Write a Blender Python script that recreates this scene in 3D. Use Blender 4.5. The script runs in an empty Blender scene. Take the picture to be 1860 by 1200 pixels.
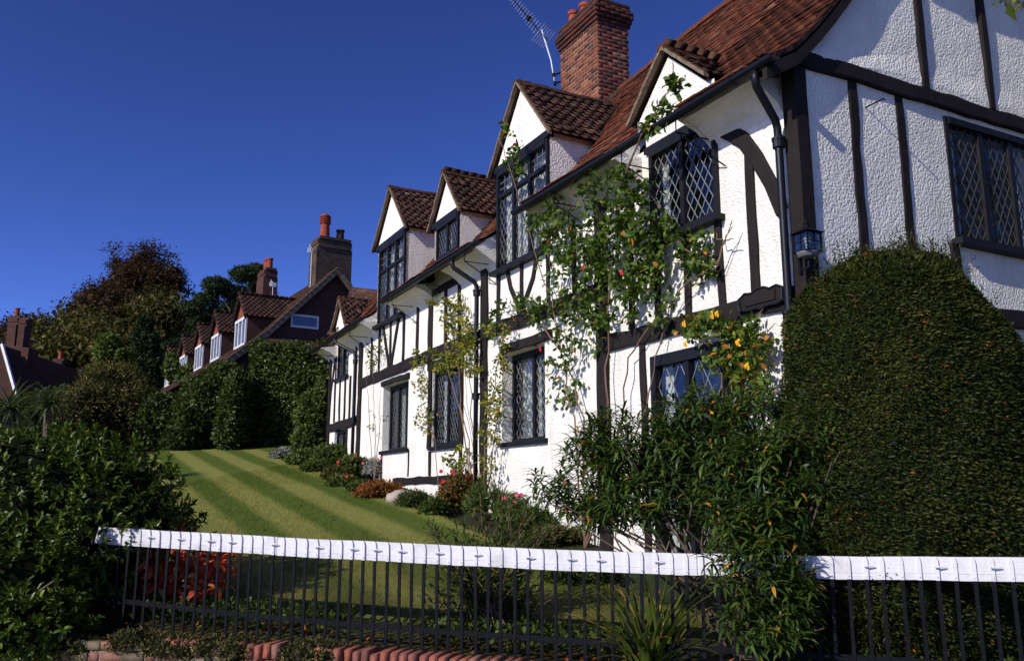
import bpy, math, random
import numpy as np
from mathutils import Matrix, Vector

# ------------------------------------------------------------------ camera, sky, sun, exposure
sc = bpy.context.scene
CAM_Z = 1.65
F_PX, HZ = 1550.0, 295.0                 # focal length in photo pixels, horizon below the centre
PITCH = math.atan(HZ / F_PX)
cam_d = bpy.data.cameras.new('camera')
cam = bpy.data.objects.new('camera', cam_d)
sc.collection.objects.link(cam)
cam.location = (0, 0, CAM_Z)
cam.rotation_euler = (math.radians(90) + PITCH, 0, 0)
cam_d.sensor_width = 36.0
cam_d.lens = 36.0 * F_PX / 1860.0
cam_d.clip_start = 0.05
cam_d.clip_end = 3000
sc.camera = cam

AZ = math.atan(-812 / math.hypot(F_PX, HZ))
U = np.array([math.sin(AZ), math.cos(AZ), 0.0])        # along the front of the cottage, away from the viewer
N = np.array([-U[1], U[0], 0.0])                       # out of the front
Zv = np.array([0, 0, 1.0])
SUN_EL = math.radians(29.5)
GRAZE = math.radians(12.5)
sh = math.cos(GRAZE) * N - math.sin(GRAZE) * U
SUN = math.cos(SUN_EL) * sh + math.sin(SUN_EL) * Zv
world = bpy.data.worlds.new('World')
sc.world = world
world.use_nodes = True
wn = world.node_tree
for n in list(wn.nodes):
    wn.nodes.remove(n)
sky = wn.nodes.new('ShaderNodeTexSky')
sky.sky_type = 'NISHITA'
sky.sun_disc = False
sky.sun_elevation = SUN_EL
sky.sun_rotation = math.atan2(SUN[0], SUN[1])
sky.altitude = 1500
sky.air_density = 0.7
sky.dust_density = 0.8
sky.ozone_density = 6.0
gam = wn.nodes.new('ShaderNodeGamma')               # deep polarised autumn blue
gam.inputs['Gamma'].default_value = 1.48
tnt = wn.nodes.new('ShaderNodeMix'); tnt.data_type = 'RGBA'; tnt.blend_type = 'MULTIPLY'
tnt.inputs[0].default_value = 1.0
tnt.inputs[7].default_value = (1.16, .88, 1.04, 1)
bgn = wn.nodes.new('ShaderNodeBackground')
bgn.inputs['Strength'].default_value = 0.085
won = wn.nodes.new('ShaderNodeOutputWorld')
wn.links.new(sky.outputs[0], gam.inputs['Color'])
wn.links.new(gam.outputs[0], tnt.inputs[6])
wn.links.new(tnt.outputs[2], bgn.inputs['Color'])
wn.links.new(bgn.outputs[0], won.inputs[0])
sun_d = bpy.data.lights.new('sun', 'SUN')
sun_d.energy = 4.8
sun_d.angle = math.radians(0.5)
sun_d.color = (1.0, 0.965, 0.90)
sun = bpy.data.objects.new('sun', sun_d)
sc.collection.objects.link(sun)
sun.rotation_euler = Vector(tuple(SUN)).to_track_quat('Z', 'Y').to_euler()
sun.location = (-20, -10, 30)
sc.view_settings.view_transform = 'Standard'
sc.view_settings.look = 'None'
sc.view_settings.exposure = 0.0
sc.view_settings.gamma = 1.0
sc.view_settings.use_curve_mapping = False
sc.cycles.max_bounces = 6
sc.cycles.transparent_max_bounces = 12

# ------------------------------------------------------------------ pixel helpers
CP = np.array([0, 0, CAM_Z])
_fw = np.array([0, math.cos(PITCH), math.sin(PITCH)])
_up = np.array([0, -math.sin(PITCH), math.cos(PITCH)])
def ray(x, y):
    return _fw * F_PX + np.array([1.0, 0, 0]) * (x - 930) - _up * (y - 600)
def at(x, y, Y):
    d = ray(x, y)
    return CP + d * (Y / d[1])
def depth_of(p):
    return (np.asarray(p) - CP) @ _fw
def project(P):
    w = np.atleast_2d(P) - CP
    z = np.maximum(w @ _fw, 1e-3)
    return 930 + F_PX * w[:, 0] / z, 600 - F_PX * (w @ _up) / z, z
_d = ray(1000, 895)
PF = CP + _d / _d[1] * 11.2
_d = ray(1449, 200)
O = CP + _d * (((PF - CP) @ N) / (_d @ N))
O[2] = 0
def L(u, v, z):
    return O + U * u + N * v + Zv * z
def fac(x, y, v=0.0):
    d = ray(x, y)
    w = CP + d * (((PF + N * v - CP) @ N) / (d @ N))
    return w
def fuz(x, y, v=0.0):
    w = fac(x, y, v)
    return (w - O) @ U, w[2]
def zg(X, Y):
    X = np.asarray(X, float); Y = np.asarray(Y, float)
    z = -.33 + .0255 * np.clip(X, -60, 60) + .134 * np.minimum(Y, 105)
    return np.maximum(z, .36)
def gpx(x, y):
    d = ray(x, y)
    t = (-.33 - CP[2]) / (d[2] - .0255 * d[0] - .134 * d[1])
    return CP + d * t
FR = np.array([3.12, 5.2]); FL = np.array([-3.53, 7.5])
FD = (FL - FR) / np.linalg.norm(FL - FR)               # along the fence, to the left
FI = np.array([FD[1], -FD[0]])                         # into the garden
if FI[1] < 0:
    FI = -FI
def fen(s, t, z):
    p = FR + FD * s + FI * t
    return np.array([p[0], p[1], z])
def soil_z(s, t):
    p = FR + FD * s + FI * t
    z = float(zg(p[0], p[1]))
    if t < .05:
        z -= .05 * min(1.0, (.05 - t) / .35)
    return z

# ------------------------------------------------------------------ mesh helpers
col = sc.collection
BASE = {}
rng = np.random.RandomState(7)
def smooth_noise(x, seed=0):
    return math.sin(x * 2.1 + seed) * .5 + math.sin(x * 5.3 + seed * 1.7) * .3 + math.sin(x * 11.7 + seed * 2.3) * .2

def mesh_np(name, V, Q, tint=None, smooth=False):
    me = bpy.data.meshes.new(name)
    V = np.asarray(V, np.float32); Q = np.asarray(Q, np.int32)
    me.vertices.add(len(V)); me.vertices.foreach_set('co', V.ravel())
    k = Q.shape[1]
    me.loops.add(Q.size); me.loops.foreach_set('vertex_index', Q.ravel())
    me.polygons.add(len(Q)); me.polygons.foreach_set('loop_start', np.arange(0, Q.size, k, dtype=np.int32))
    if smooth:
        me.polygons.foreach_set('use_smooth', np.ones(len(Q), bool))
    if tint is not None:
        a = me.attributes.new('tint', 'FLOAT', 'FACE')
        a.data.foreach_set('value', np.asarray(tint, np.float32))
    me.update(calc_edges=True)
    return me

def mesh_py(name, V, F, tint=None, smooth=False):
    me = bpy.data.meshes.new(name)
    me.from_pydata([tuple(map(float, v)) for v in V], [], [tuple(f) for f in F])
    if smooth:
        me.polygons.foreach_set('use_smooth', np.ones(len(me.polygons), bool))
    if tint is not None:
        a = me.attributes.new('tint', 'FLOAT', 'FACE')
        a.data.foreach_set('value', np.asarray(tint, np.float32))
    me.update()
    return me

def tag(o, label=None, cat=None, group=None, kind=None):
    if label: o['label'] = label
    if cat: o['category'] = cat
    if group: o['group'] = group
    if kind: o['kind'] = kind
    return o

def thing(name, label, cat, base, group=None):
    o = bpy.data.objects.new(name, None)
    o.empty_display_size = .2
    col.objects.link(o)
    b = np.asarray(base, float)
    o.location = tuple(b)
    BASE[o.name] = b
    tag(o, label, cat, group)
    return o

def link(name, me, mat, parent=None, M=None, kind=None, label=None):
    o = bpy.data.objects.new(name, me)
    col.objects.link(o)
    if mat is not None and len(me.materials) == 0:
        me.materials.append(mat)
    if parent is not None:
        o.parent = parent
        BASE[o.name] = BASE[parent.name]
    if M is not None:
        o.matrix_basis = M
    if kind: o['kind'] = kind
    if label: o['label'] = label
    return o

class MB:
    """collects shapes in world coordinates, builds ONE mesh object"""
    def __init__(s):
        s.V = []; s.F = []; s.T = []
    def add(s, V, F, t=None):
        k = len(s.V)
        s.V.extend([np.asarray(v, float) for v in V])
        for f in F:
            s.F.append([i + k for i in f]); s.T.append(.5 if t is None else t)
        return s
    def hexa(s, P, t=None):      # 8 points: bottom 4, top 4
        return s.add(P, [(3, 2, 1, 0), (4, 5, 6, 7), (0, 1, 5, 4), (1, 2, 6, 5), (2, 3, 7, 6), (3, 0, 4, 7)], t)
    def box(s, fr, a0, a1, b0, b1, c0, c1, t=None):
        P = [fr(a, b, c) for b in (b0, b1) for a, c in ((a0, c0), (a1, c0), (a1, c1), (a0, c1))]
        return s.hexa(P, t)
    def tube(s, pts, rad, sides=6, t=None, cap=True):
        pts = [np.asarray(p, float) for p in pts]
        n = len(pts)
        if np.isscalar(rad): rad = [rad] * n
        V = []; F = []
        prev = None
        for i, p in enumerate(pts):
            d = pts[min(i + 1, n - 1)] - pts[max(i - 1, 0)]
            d = d / (np.linalg.norm(d) + 1e-9)
            if prev is None:
                a = np.cross(d, Zv if abs(d[2]) < .9 else np.array([1.0, 0, 0]))
            else:
                a = prev - d * (prev @ d)
            a = a / (np.linalg.norm(a) + 1e-9); prev = a
            b = np.cross(d, a)
            for k in range(sides):
                th = 2 * math.pi * k / sides
                V.append(p + rad[i] * (math.cos(th) * a + math.sin(th) * b))
        for i in range(n - 1):
            for k in range(sides):
                k2 = (k + 1) % sides
                F.append((i * sides + k, i * sides + k2, (i + 1) * sides + k2, (i + 1) * sides + k))
        if cap:
            F.append(tuple(range(sides - 1, -1, -1)))
            F.append(tuple((n - 1) * sides + k for k in range(sides)))
        return s.add(V, F, t)
    def lathe(s, c, prof, sides=12, t=None):     # prof: (radius, dz)
        V = []; F = []
        for r, dz in prof:
            for k in range(sides):
                th = 2 * math.pi * k / sides
                V.append(np.asarray(c, float) + np.array([r * math.cos(th), r * math.sin(th), dz]))
        m = len(prof)
        for i in range(m - 1):
            for k in range(sides):
                k2 = (k + 1) % sides
                F.append((i * sides + k, i * sides + k2, (i + 1) * sides + k2, (i + 1) * sides + k))
        F.append(tuple((m - 1) * sides + k for k in range(sides)))
        F.append(tuple(range(sides - 1, -1, -1)))
        return s.add(V, F, t)
    def prism(s, poly, d, t=None):               # polygon of world points pushed along vector d
        n = len(poly); d = np.asarray(d, float)
        V = [np.asarray(p, float) for p in poly] + [np.asarray(p, float) + d for p in poly]
        F = [tuple(range(n)), tuple(range(2 * n - 1, n - 1, -1))] + [(i, (i + 1) % n, n + (i + 1) % n, n + i) for i in range(n)]
        return s.add(V, F, t)
    def build(s, name, mat, parent=None, kind=None, label=None, smooth=False, base=None):
        b = BASE[parent.name] if parent is not None else (np.zeros(3) if base is None else np.asarray(base, float))
        me = mesh_py(name, [v - b for v in s.V], s.F, s.T, smooth)
        o = link(name, me, mat, parent, kind=kind, label=label)
        if parent is None and base is not None:
            o.location = tuple(b); BASE[o.name] = b
        return o

def inst_np(tv, tq, M, P):
    V = np.einsum('nij,kj->nki', M, tv) + P[:, None, :]
    k = len(tv); n = len(P)
    Q = tq[None] + (np.arange(n) * k)[:, None, None]
    return V.reshape(-1, 3), Q.reshape(-1, tq.shape[1])

def scatter(name, tmpl, M, P, tint, mat, parent, kind=None, smooth=False, extra=None, label=None):
    tv, tq = tmpl
    V, Q = inst_np(tv, tq, M, P)
    T = np.repeat(tint, len(tq))
    b = BASE[parent.name]
    if extra is not None:
        eV, eQ, eT = extra
        link('inner_foliage', mesh_np('inner_foliage', eV - b, np.asarray(eQ), np.zeros(len(eQ))), MAT['inner'], parent)
    me = mesh_np(name, V - b, Q, T, smooth)
    return link(name, me, mat, parent, kind=kind, label=label)

def pieces(name, tmpl, M, P, tint, mat, parent, limit, size=1.0, rest='stuff', variants=8, rest_name=None, smooth=False):
    """the largest `limit` in view become objects sharing mesh data, the rest one joined part of kind stuff"""
    n = len(P)
    if n == 0: return 0
    x, y, z = project(P)
    inside = (x > -30) & (x < 1890) & (y > -30) & (y < 1230)
    scale = np.linalg.norm(M, axis=1).max(axis=1)
    score = np.where(inside, scale / z, -1.0 / (1 + z))
    order = np.argsort(-score)
    pick = order[:limit]; other = order[limit:]
    pick = pick[score[pick] > 0]
    b = BASE[parent.name]
    tv, tq = tmpl
    q = np.quantile(tint, np.linspace(0.03, .97, variants))
    ms = []
    for i in range(variants):
        me = mesh_np(name, tv, tq, np.full(len(tq), q[i]), smooth)
        me.materials.append(mat); ms.append(me)
    for i in pick:
        k = int(np.argmin(np.abs(q - tint[i])))
        m = Matrix.Identity(4)
        for r in range(3):
            for c in range(3):
                m[r][c] = M[i][r][c]
            m[r][3] = P[i][r] - b[r]
        link(name, ms[k], mat, parent, M=m)
    other = np.array([i for i in order if i not in set(pick.tolist())], int)
    if rest and len(other):
        scatter(rest_name or name, tmpl, M[other], P[other], tint[other], mat, parent, kind='stuff', smooth=smooth)
    return len(pick)

BOXQ = np.array([(3, 2, 1, 0), (4, 5, 6, 7), (0, 1, 5, 4), (1, 2, 6, 5), (2, 3, 7, 6), (3, 0, 4, 7)])
BOXV = np.array([(-.5, -.5, -.5), (.5, -.5, -.5), (.5, .5, -.5), (-.5, .5, -.5), (-.5, -.5, .5), (.5, -.5, .5), (.5, .5, .5), (-.5, .5, .5)])
def bevel_box(b=.08):
    """brick: a box with knocked-off front edges (front = +y)"""
    v = BOXV.copy()
    f = np.array([(-.5 + b * .4, .5, -.5 + b), (.5 - b * .4, .5, -.5 + b), (.5 - b * .4, .5, .5 - b), (-.5 + b * .4, .5, .5 - b)])
    vv = np.array([(-.5, -.5, -.5), (.5, -.5, -.5), (.5, -.5, .5), (-.5, -.5, .5), (-.5, .36, -.5), (.5, .36, -.5), (.5, .36, .5), (-.5, .36, .5)])
    vv = np.vstack([vv, f])
    q = np.array([(0, 1, 2, 3), (0, 4, 5, 1), (1, 5, 6, 2), (2, 6, 7, 3), (3, 7, 4, 0), (4, 8, 9, 5), (5, 9, 10, 6), (6, 10, 11, 7), (7, 11, 8, 4), (8, 11, 10, 9)])
    return vv, q
BRICK = bevel_box()
# clay tile: x across, y up the slope, z out of the roof; slight camber
TILE = (np.array([(-.5, 0, 0), (0, .006, .001), (.5, 0, 0), (-.5, 1, 0), (0, 1, .001), (.5, 1, 0),
                  (-.5, 0, .013), (0, .006, .014), (.5, 0, .013), (-.5, 1, .009), (0, 1, .0095), (.5, 1, .009)]),
        np.array([(6, 7, 10, 9), (7, 8, 11, 10), (0, 1, 7, 6), (1, 2, 8, 7), (0, 6, 9, 3), (2, 5, 11, 8), (3, 9, 10, 4), (4, 10, 11, 5), (0, 3, 4, 1), (1, 4, 5, 2)]))
# leaves: x along, y side, z up
LEAF = (np.array([(0, 0, 0), (.45, .5, .14), (1, 0, -.12), (.45, -.5, .14), (.5, 0, 0)]), np.array([(0, 4, 2, 1), (0, 3, 2, 4)]))
LEAF1 = (np.array([(0, 0, 0), (.5, .5, .06), (1, 0, -.1), (.5, -.5, .06)]), np.array([(0, 3, 2, 1)]))
OVAL = (np.array([(0, 0, 0), (.28, .42, .1), (.28, 0, .0), (.28, -.42, .1), (.68, .44, .08), (.68, 0, -.02), (.68, -.44, .08), (1, .03, -.14), (1, -.03, -.14)]),
        np.array([(0, 0, 2, 1), (0, 3, 2, 2), (1, 2, 5, 4), (2, 3, 6, 5), (4, 5, 7, 7), (5, 6, 8, 7)]))
OVAL = (np.array([(0, .02, 0), (0, -.02, 0), (.3, .44, .1), (.3, -.44, .1), (.3, 0, 0), (.7, .42, .07), (.7, -.42, .07), (.7, 0, -.03), (1, 0, -.14)]),
        np.array([(0, 1, 4, 2), (1, 3, 4, 1), (2, 4, 7, 5), (4, 3, 6, 7), (5, 7, 8, 5), (7, 6, 8, 7)]))
OVAL = (OVAL[0], np.array([(0, 4, 7, 2), (1, 3, 6, 4), (2, 7, 8, 5), (4, 6, 8, 7)]))
LONG = (np.array([(0, .12, 0), (0, -.12, 0), (.3, .5, .06), (.3, -.5, .06), (.65, .45, .0), (.65, -.45, .0), (1, .04, -.2), (1, -.04, -.2)]),
        np.array([(0, 1, 3, 2), (2, 3, 5, 4), (4, 5, 7, 6)]))
def strap_tmpl(bend, n=7):
    V = []; Q = []
    for i in range(n):
        t = i / (n - 1)
        w = .5 * (1 - t ** 2.2) * (0.7 + .3 * min(1, t * 3)) + .01
        x = t; z = 0
        ang = bend * t
        x = math.sin(ang) / bend if bend > .05 else t
        z = -(1 - math.cos(ang)) / bend if bend > .05 else 0
        V += [(x, w, z + .012), (x, 0, z), (x, -w, z + .012)]
    for i in range(n - 1):
        a = i * 3
        Q += [(a, a + 1, a + 4, a + 3), (a + 1, a + 2, a + 5, a + 4)]
    return np.array(V), np.array(Q)

LONGD = None
def unit(a):
    return a / (np.linalg.norm(a, axis=-1, keepdims=True) + 1e-9)
def droop_tmpl(bend, n=5):
    V = []; Q = []
    for i in range(n):
        t = i / (n - 1); w = [.12, .42, .5, .36, .03][i]
        x = math.sin(bend * t) / bend; z = -(1 - math.cos(bend * t)) / bend
        V += [(x, w, z), (x, 0, z - .02), (x, -w, z)]
    for i in range(n - 1):
        a = i * 3
        Q += [(a, a + 1, a + 4, a + 3), (a + 1, a + 2, a + 5, a + 4)]
    return np.array(V), np.array(Q)
LONGD = droop_tmpl(1.25)
def frames(axis, up, length, width, thick=None):
    """rotation*scale matrices with x = leaf axis, z ~ up"""
    x = unit(axis)
    y = unit(np.cross(up, x)); z = np.cross(x, y)
    thick = length if thick is None else thick
    M = np.stack([x * length[:, None], y * width[:, None], z * np.broadcast_to(thick, length.shape)[:, None]], axis=2)
    return M
def rand_unit(n, r=rng):
    return unit(r.normal(size=(n, 3)))

# ------------------------------------------------------------------ materials
def nmat(name):
    m = bpy.data.materials.new(name)
    m.use_nodes = True
    nt = m.node_tree
    for n in list(nt.nodes): nt.nodes.remove(n)
    out = nt.nodes.new('ShaderNodeOutputMaterial')
    return m, nt, out
def node(nt, t, **kw):
    n = nt.nodes.new(t)
    for k, v in kw.items():
        if k in n.inputs: n.inputs[k].default_value = v
        else: setattr(n, k, v)
    return n
def ramp(nt, stops, fac=None):
    r = nt.nodes.new('ShaderNodeValToRGB')
    e = r.color_ramp.elements
    while len(e) < len(stops): e.new(.5)
    for i, (p, c) in enumerate(stops):
        e[i].position = p; e[i].color = (*c, 1)
    if fac is not None: nt.links.new(fac, r.inputs[0])
    return r
def noise(nt, scale, detail=4, rough=.6, vec=None):
    n = node(nt, 'ShaderNodeTexNoise')
    n.inputs['Scale'].default_value = scale; n.inputs['Detail'].default_value = detail; n.inputs['Roughness'].default_value = rough
    if vec is not None: nt.links.new(vec, n.inputs['Vector'])
    return n
def pos(nt):
    return nt.nodes.new('ShaderNodeNewGeometry').outputs['Position']
def mix(nt, fac, a, b, mode='MIX'):
    m = nt.nodes.new('ShaderNodeMix'); m.data_type = 'RGBA'; m.blend_type = mode
    for s, k in ((fac, 0), (a, 6), (b, 7)):
        if isinstance(s, (int, float)): m.inputs[k].default_value = s
        elif isinstance(s, tuple): m.inputs[k].default_value = (*s, 1)
        else: nt.links.new(s, m.inputs[k])
    return m.outputs[2]
def bump(nt, h, strength=.5, dist=.01, normal=None):
    b = nt.nodes.new('ShaderNodeBump')
    b.inputs['Strength'].default_value = strength; b.inputs['Distance'].default_value = dist
    nt.links.new(h, b.inputs['Height'])
    if normal is not None: nt.links.new(normal, b.inputs['Normal'])
    return b.outputs[0]
def pbsdf(nt, out, color, rough=.7, spec=.3, normal=None, metallic=0):
    p = nt.nodes.new('ShaderNodeBsdfPrincipled')
    if isinstance(color, tuple): p.inputs['Base Color'].default_value = (*color, 1)
    else: nt.links.new(color, p.inputs['Base Color'])
    if isinstance(rough, (int, float)): p.inputs['Roughness'].default_value = rough
    else: nt.links.new(rough, p.inputs['Roughness'])
    p.inputs['Specular IOR Level'].default_value = spec
    p.inputs['Metallic'].default_value = metallic
    if normal is not None: nt.links.new(normal, p.inputs['Normal'])
    if out is not None: nt.links.new(p.outputs[0], out.inputs[0])
    return p
def tint_attr(nt):
    a = nt.nodes.new('ShaderNodeAttribute'); a.attribute_name = 'tint'
    return a.outputs['Fac']

def m_plaster():
    m, nt, out = nmat('roughcast_plaster')
    P = pos(nt)
    n1 = noise(nt, 46, 3, .55, P); v = node(nt, 'ShaderNodeTexVoronoi'); v.inputs['Scale'].default_value = 36; nt.links.new(P, v.inputs['Vector'])
    n2 = noise(nt, 2.2, 5, .6, P); n3 = noise(nt, 120, 2, .5, P)
    mx = node(nt, 'ShaderNodeMath', operation='MULTIPLY_ADD'); nt.links.new(v.outputs['Distance'], mx.inputs[0]); mx.inputs[1].default_value = -.55; nt.links.new(n1.outputs[0], mx.inputs[2])
    b1 = bump(nt, mx.outputs[0], .8, .020)
    b2 = bump(nt, n3.outputs[0], .35, .004, b1)
    c = ramp(nt, [(.25, (.69, .65, .555)), (.6, (.82, .775, .665))], n2.outputs[0])
    mp = node(nt, 'ShaderNodeMapping'); nt.links.new(P, mp.inputs[0]); mp.inputs['Scale'].default_value = (3.0, 3.0, .35)
    n4 = noise(nt, 1.6, 6, .7, mp.outputs[0])
    sf = ramp(nt, [(.50, (0, 0, 0)), (.78, (1, 1, 1))], n4.outputs[0])
    sm = node(nt, 'ShaderNodeMath', operation='MULTIPLY'); nt.links.new(sf.outputs[0], sm.inputs[0]); sm.inputs[1].default_value = .55
    cs = mix(nt, sm.outputs[0], c.outputs[0], (.50, .47, .40))
    pbsdf(nt, out, cs, .9, .1, b2)
    return m
def m_timber(name='black_timber', c0=(.005, .004, .004), c1=(.015, .011, .0095), rough=.75, spec=.15):
    m, nt, out = nmat(name)
    P = pos(nt)
    mp = node(nt, 'ShaderNodeMapping'); nt.links.new(P, mp.inputs[0]); mp.inputs['Scale'].default_value = (1, 1, .25)
    n1 = noise(nt, 26, 5, .65, mp.outputs[0]); n2 = noise(nt, 3, 3, .5, P)
    c = ramp(nt, [(.3, c0), (.75, c1)], n1.outputs[0])
    c2 = mix(nt, n2.outputs[0], c.outputs[0], tuple(x * 1.6 for x in c1))
    pbsdf(nt, out, c2, rough, spec, bump(nt, n1.outputs[0], .7, .010))
    return m
def m_tinted(name, stops, rough=.8, spec=.2, nscale=9, dirt=(.03, .025, .02), dirt_amt=.55, bscale=60, bdist=.006, bstr=.6):
    m, nt, out = nmat(name)
    P = pos(nt)
    c = ramp(nt, stops, tint_attr(nt))
    n1 = noise(nt, nscale, 5, .65, P)
    f = ramp(nt, [(.42, (0, 0, 0)), (.72, (1, 1, 1))], n1.outputs[0])
    fm = node(nt, 'ShaderNodeMath', operation='MULTIPLY'); nt.links.new(f.outputs[0], fm.inputs[0]); fm.inputs[1].default_value = dirt_amt
    col_ = mix(nt, fm.outputs[0], c.outputs[0], dirt)
    n2 = noise(nt, bscale, 4, .6, P)
    col2 = mix(nt, .35, col_, ramp(nt, [(.3, (.35, .35, .35)), (.7, (1, 1, 1))], n2.outputs[0]).outputs[0], 'MULTIPLY')
    pbsdf(nt, out, col2, rough, spec, bump(nt, n2.outputs[0], bstr, bdist))
    return m
def m_leaf(name, stops, rough=.45, spec=.4, trans=.25):
    m, nt, out = nmat(name)
    c = ramp(nt, stops, tint_attr(nt))
    p = pbsdf(nt, None, c.outputs[0], rough, spec)
    t = nt.nodes.new('ShaderNodeBsdfTranslucent')
    br = mix(nt, 1.0, c.outputs[0], (1.0, 1.15, .55), 'MULTIPLY'); nt.links.new(br, t.inputs[0])
    ms = nt.nodes.new('ShaderNodeMixShader'); ms.inputs[0].default_value = trans
    nt.links.new(p.outputs[0], ms.inputs[1]); nt.links.new(t.outputs[0], ms.inputs[2]); nt.links.new(ms.outputs[0], out.inputs[0])
    return m
def m_plain(name, c, rough=.6, spec=.3, var=.25, scale=14, bdist=.002, metallic=0):
    m, nt, out = nmat(name)
    P = pos(nt)
    n1 = noise(nt, scale, 5, .6, P)
    cc = ramp(nt, [(.3, tuple(x * (1 - var) for x in c)), (.7, tuple(min(1, x * (1 + var)) for x in c))], n1.outputs[0])
    n2 = noise(nt, scale * 8, 3, .6, P)
    pbsdf(nt, out, cc.outputs[0], rough, spec, bump(nt, n2.outputs[0], .4, bdist), metallic)
    return m
def m_glass():
    m, nt, out = nmat('window_glass')
    g = node(nt, 'ShaderNodeBsdfGlossy'); g.inputs['Roughness'].default_value = .03
    t = node(nt, 'ShaderNodeBsdfTransparent'); t.inputs[0].default_value = (.80, .84, .82, 1)
    lw = node(nt, 'ShaderNodeLayerWeight'); lw.inputs['Blend'].default_value = .5
    n1 = noise(nt, 7, 2, .5, pos(nt))
    b = bump(nt, n1.outputs[0], .3, .02)
    nt.links.new(b, g.inputs['Normal'])
    pw = node(nt, 'ShaderNodeMath', operation='POWER'); nt.links.new(lw.outputs['Facing'], pw.inputs[0]); pw.inputs[1].default_value = 4.5
    ad = node(nt, 'ShaderNodeMath', operation='MULTIPLY_ADD'); nt.links.new(pw.outputs[0], ad.inputs[0]); ad.inputs[1].default_value = .9; ad.inputs[2].default_value = .10
    ms = nt.nodes.new('ShaderNodeMixShader')
    nt.links.new(ad.outputs[0], ms.inputs[0]); nt.links.new(t.outputs[0], ms.inputs[1]); nt.links.new(g.outputs[0], ms.inputs[2]); nt.links.new(ms.outputs[0], out.inputs[0])
    return m
def m_brickwall(name, c0, c1, mortar, scale=1.0):
    """far brickwork, too small to pick apart"""
    m, nt, out = nmat(name)
    tc = nt.nodes.new('ShaderNodeTexCoord')
    P = pos(nt)
    sx = nt.nodes.new('ShaderNodeSeparateXYZ'); nt.links.new(P, sx.inputs[0])
    s = node(nt, 'ShaderNodeMath', operation='ADD'); nt.links.new(sx.outputs[0], s.inputs[0]); nt.links.new(sx.outputs[1], s.inputs[1])
    cb = nt.nodes.new('ShaderNodeCombineXYZ'); nt.links.new(s.outputs[0], cb.inputs[0]); nt.links.new(sx.outputs[2], cb.inputs[1])
    b = node(nt, 'ShaderNodeTexBrick'); nt.links.new(cb.outputs[0], b.inputs['Vector'])
    b.inputs['Scale'].default_value = 1 / scale; b.inputs['Brick Width'].default_value = .225; b.inputs['Row Height'].default_value = .075; b.inputs['Mortar Size'].default_value = .008
    b.inputs['Color1'].default_value = (*c0, 1); b.inputs['Color2'].default_value = (*c1, 1); b.inputs['Mortar'].default_value = (*mortar, 1)
    n1 = noise(nt, 1.6, 5, .6, P)
    cc = mix(nt, .6, b.outputs[0], ramp(nt, [(.3, (.35, .33, .33)), (.75, (1.1, 1.05, 1))], n1.outputs[0]).outputs[0], 'MULTIPLY')
    pbsdf(nt, out, cc, .85, .2, bump(nt, b.outputs['Fac'], -.4, .008))
    return m
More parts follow.
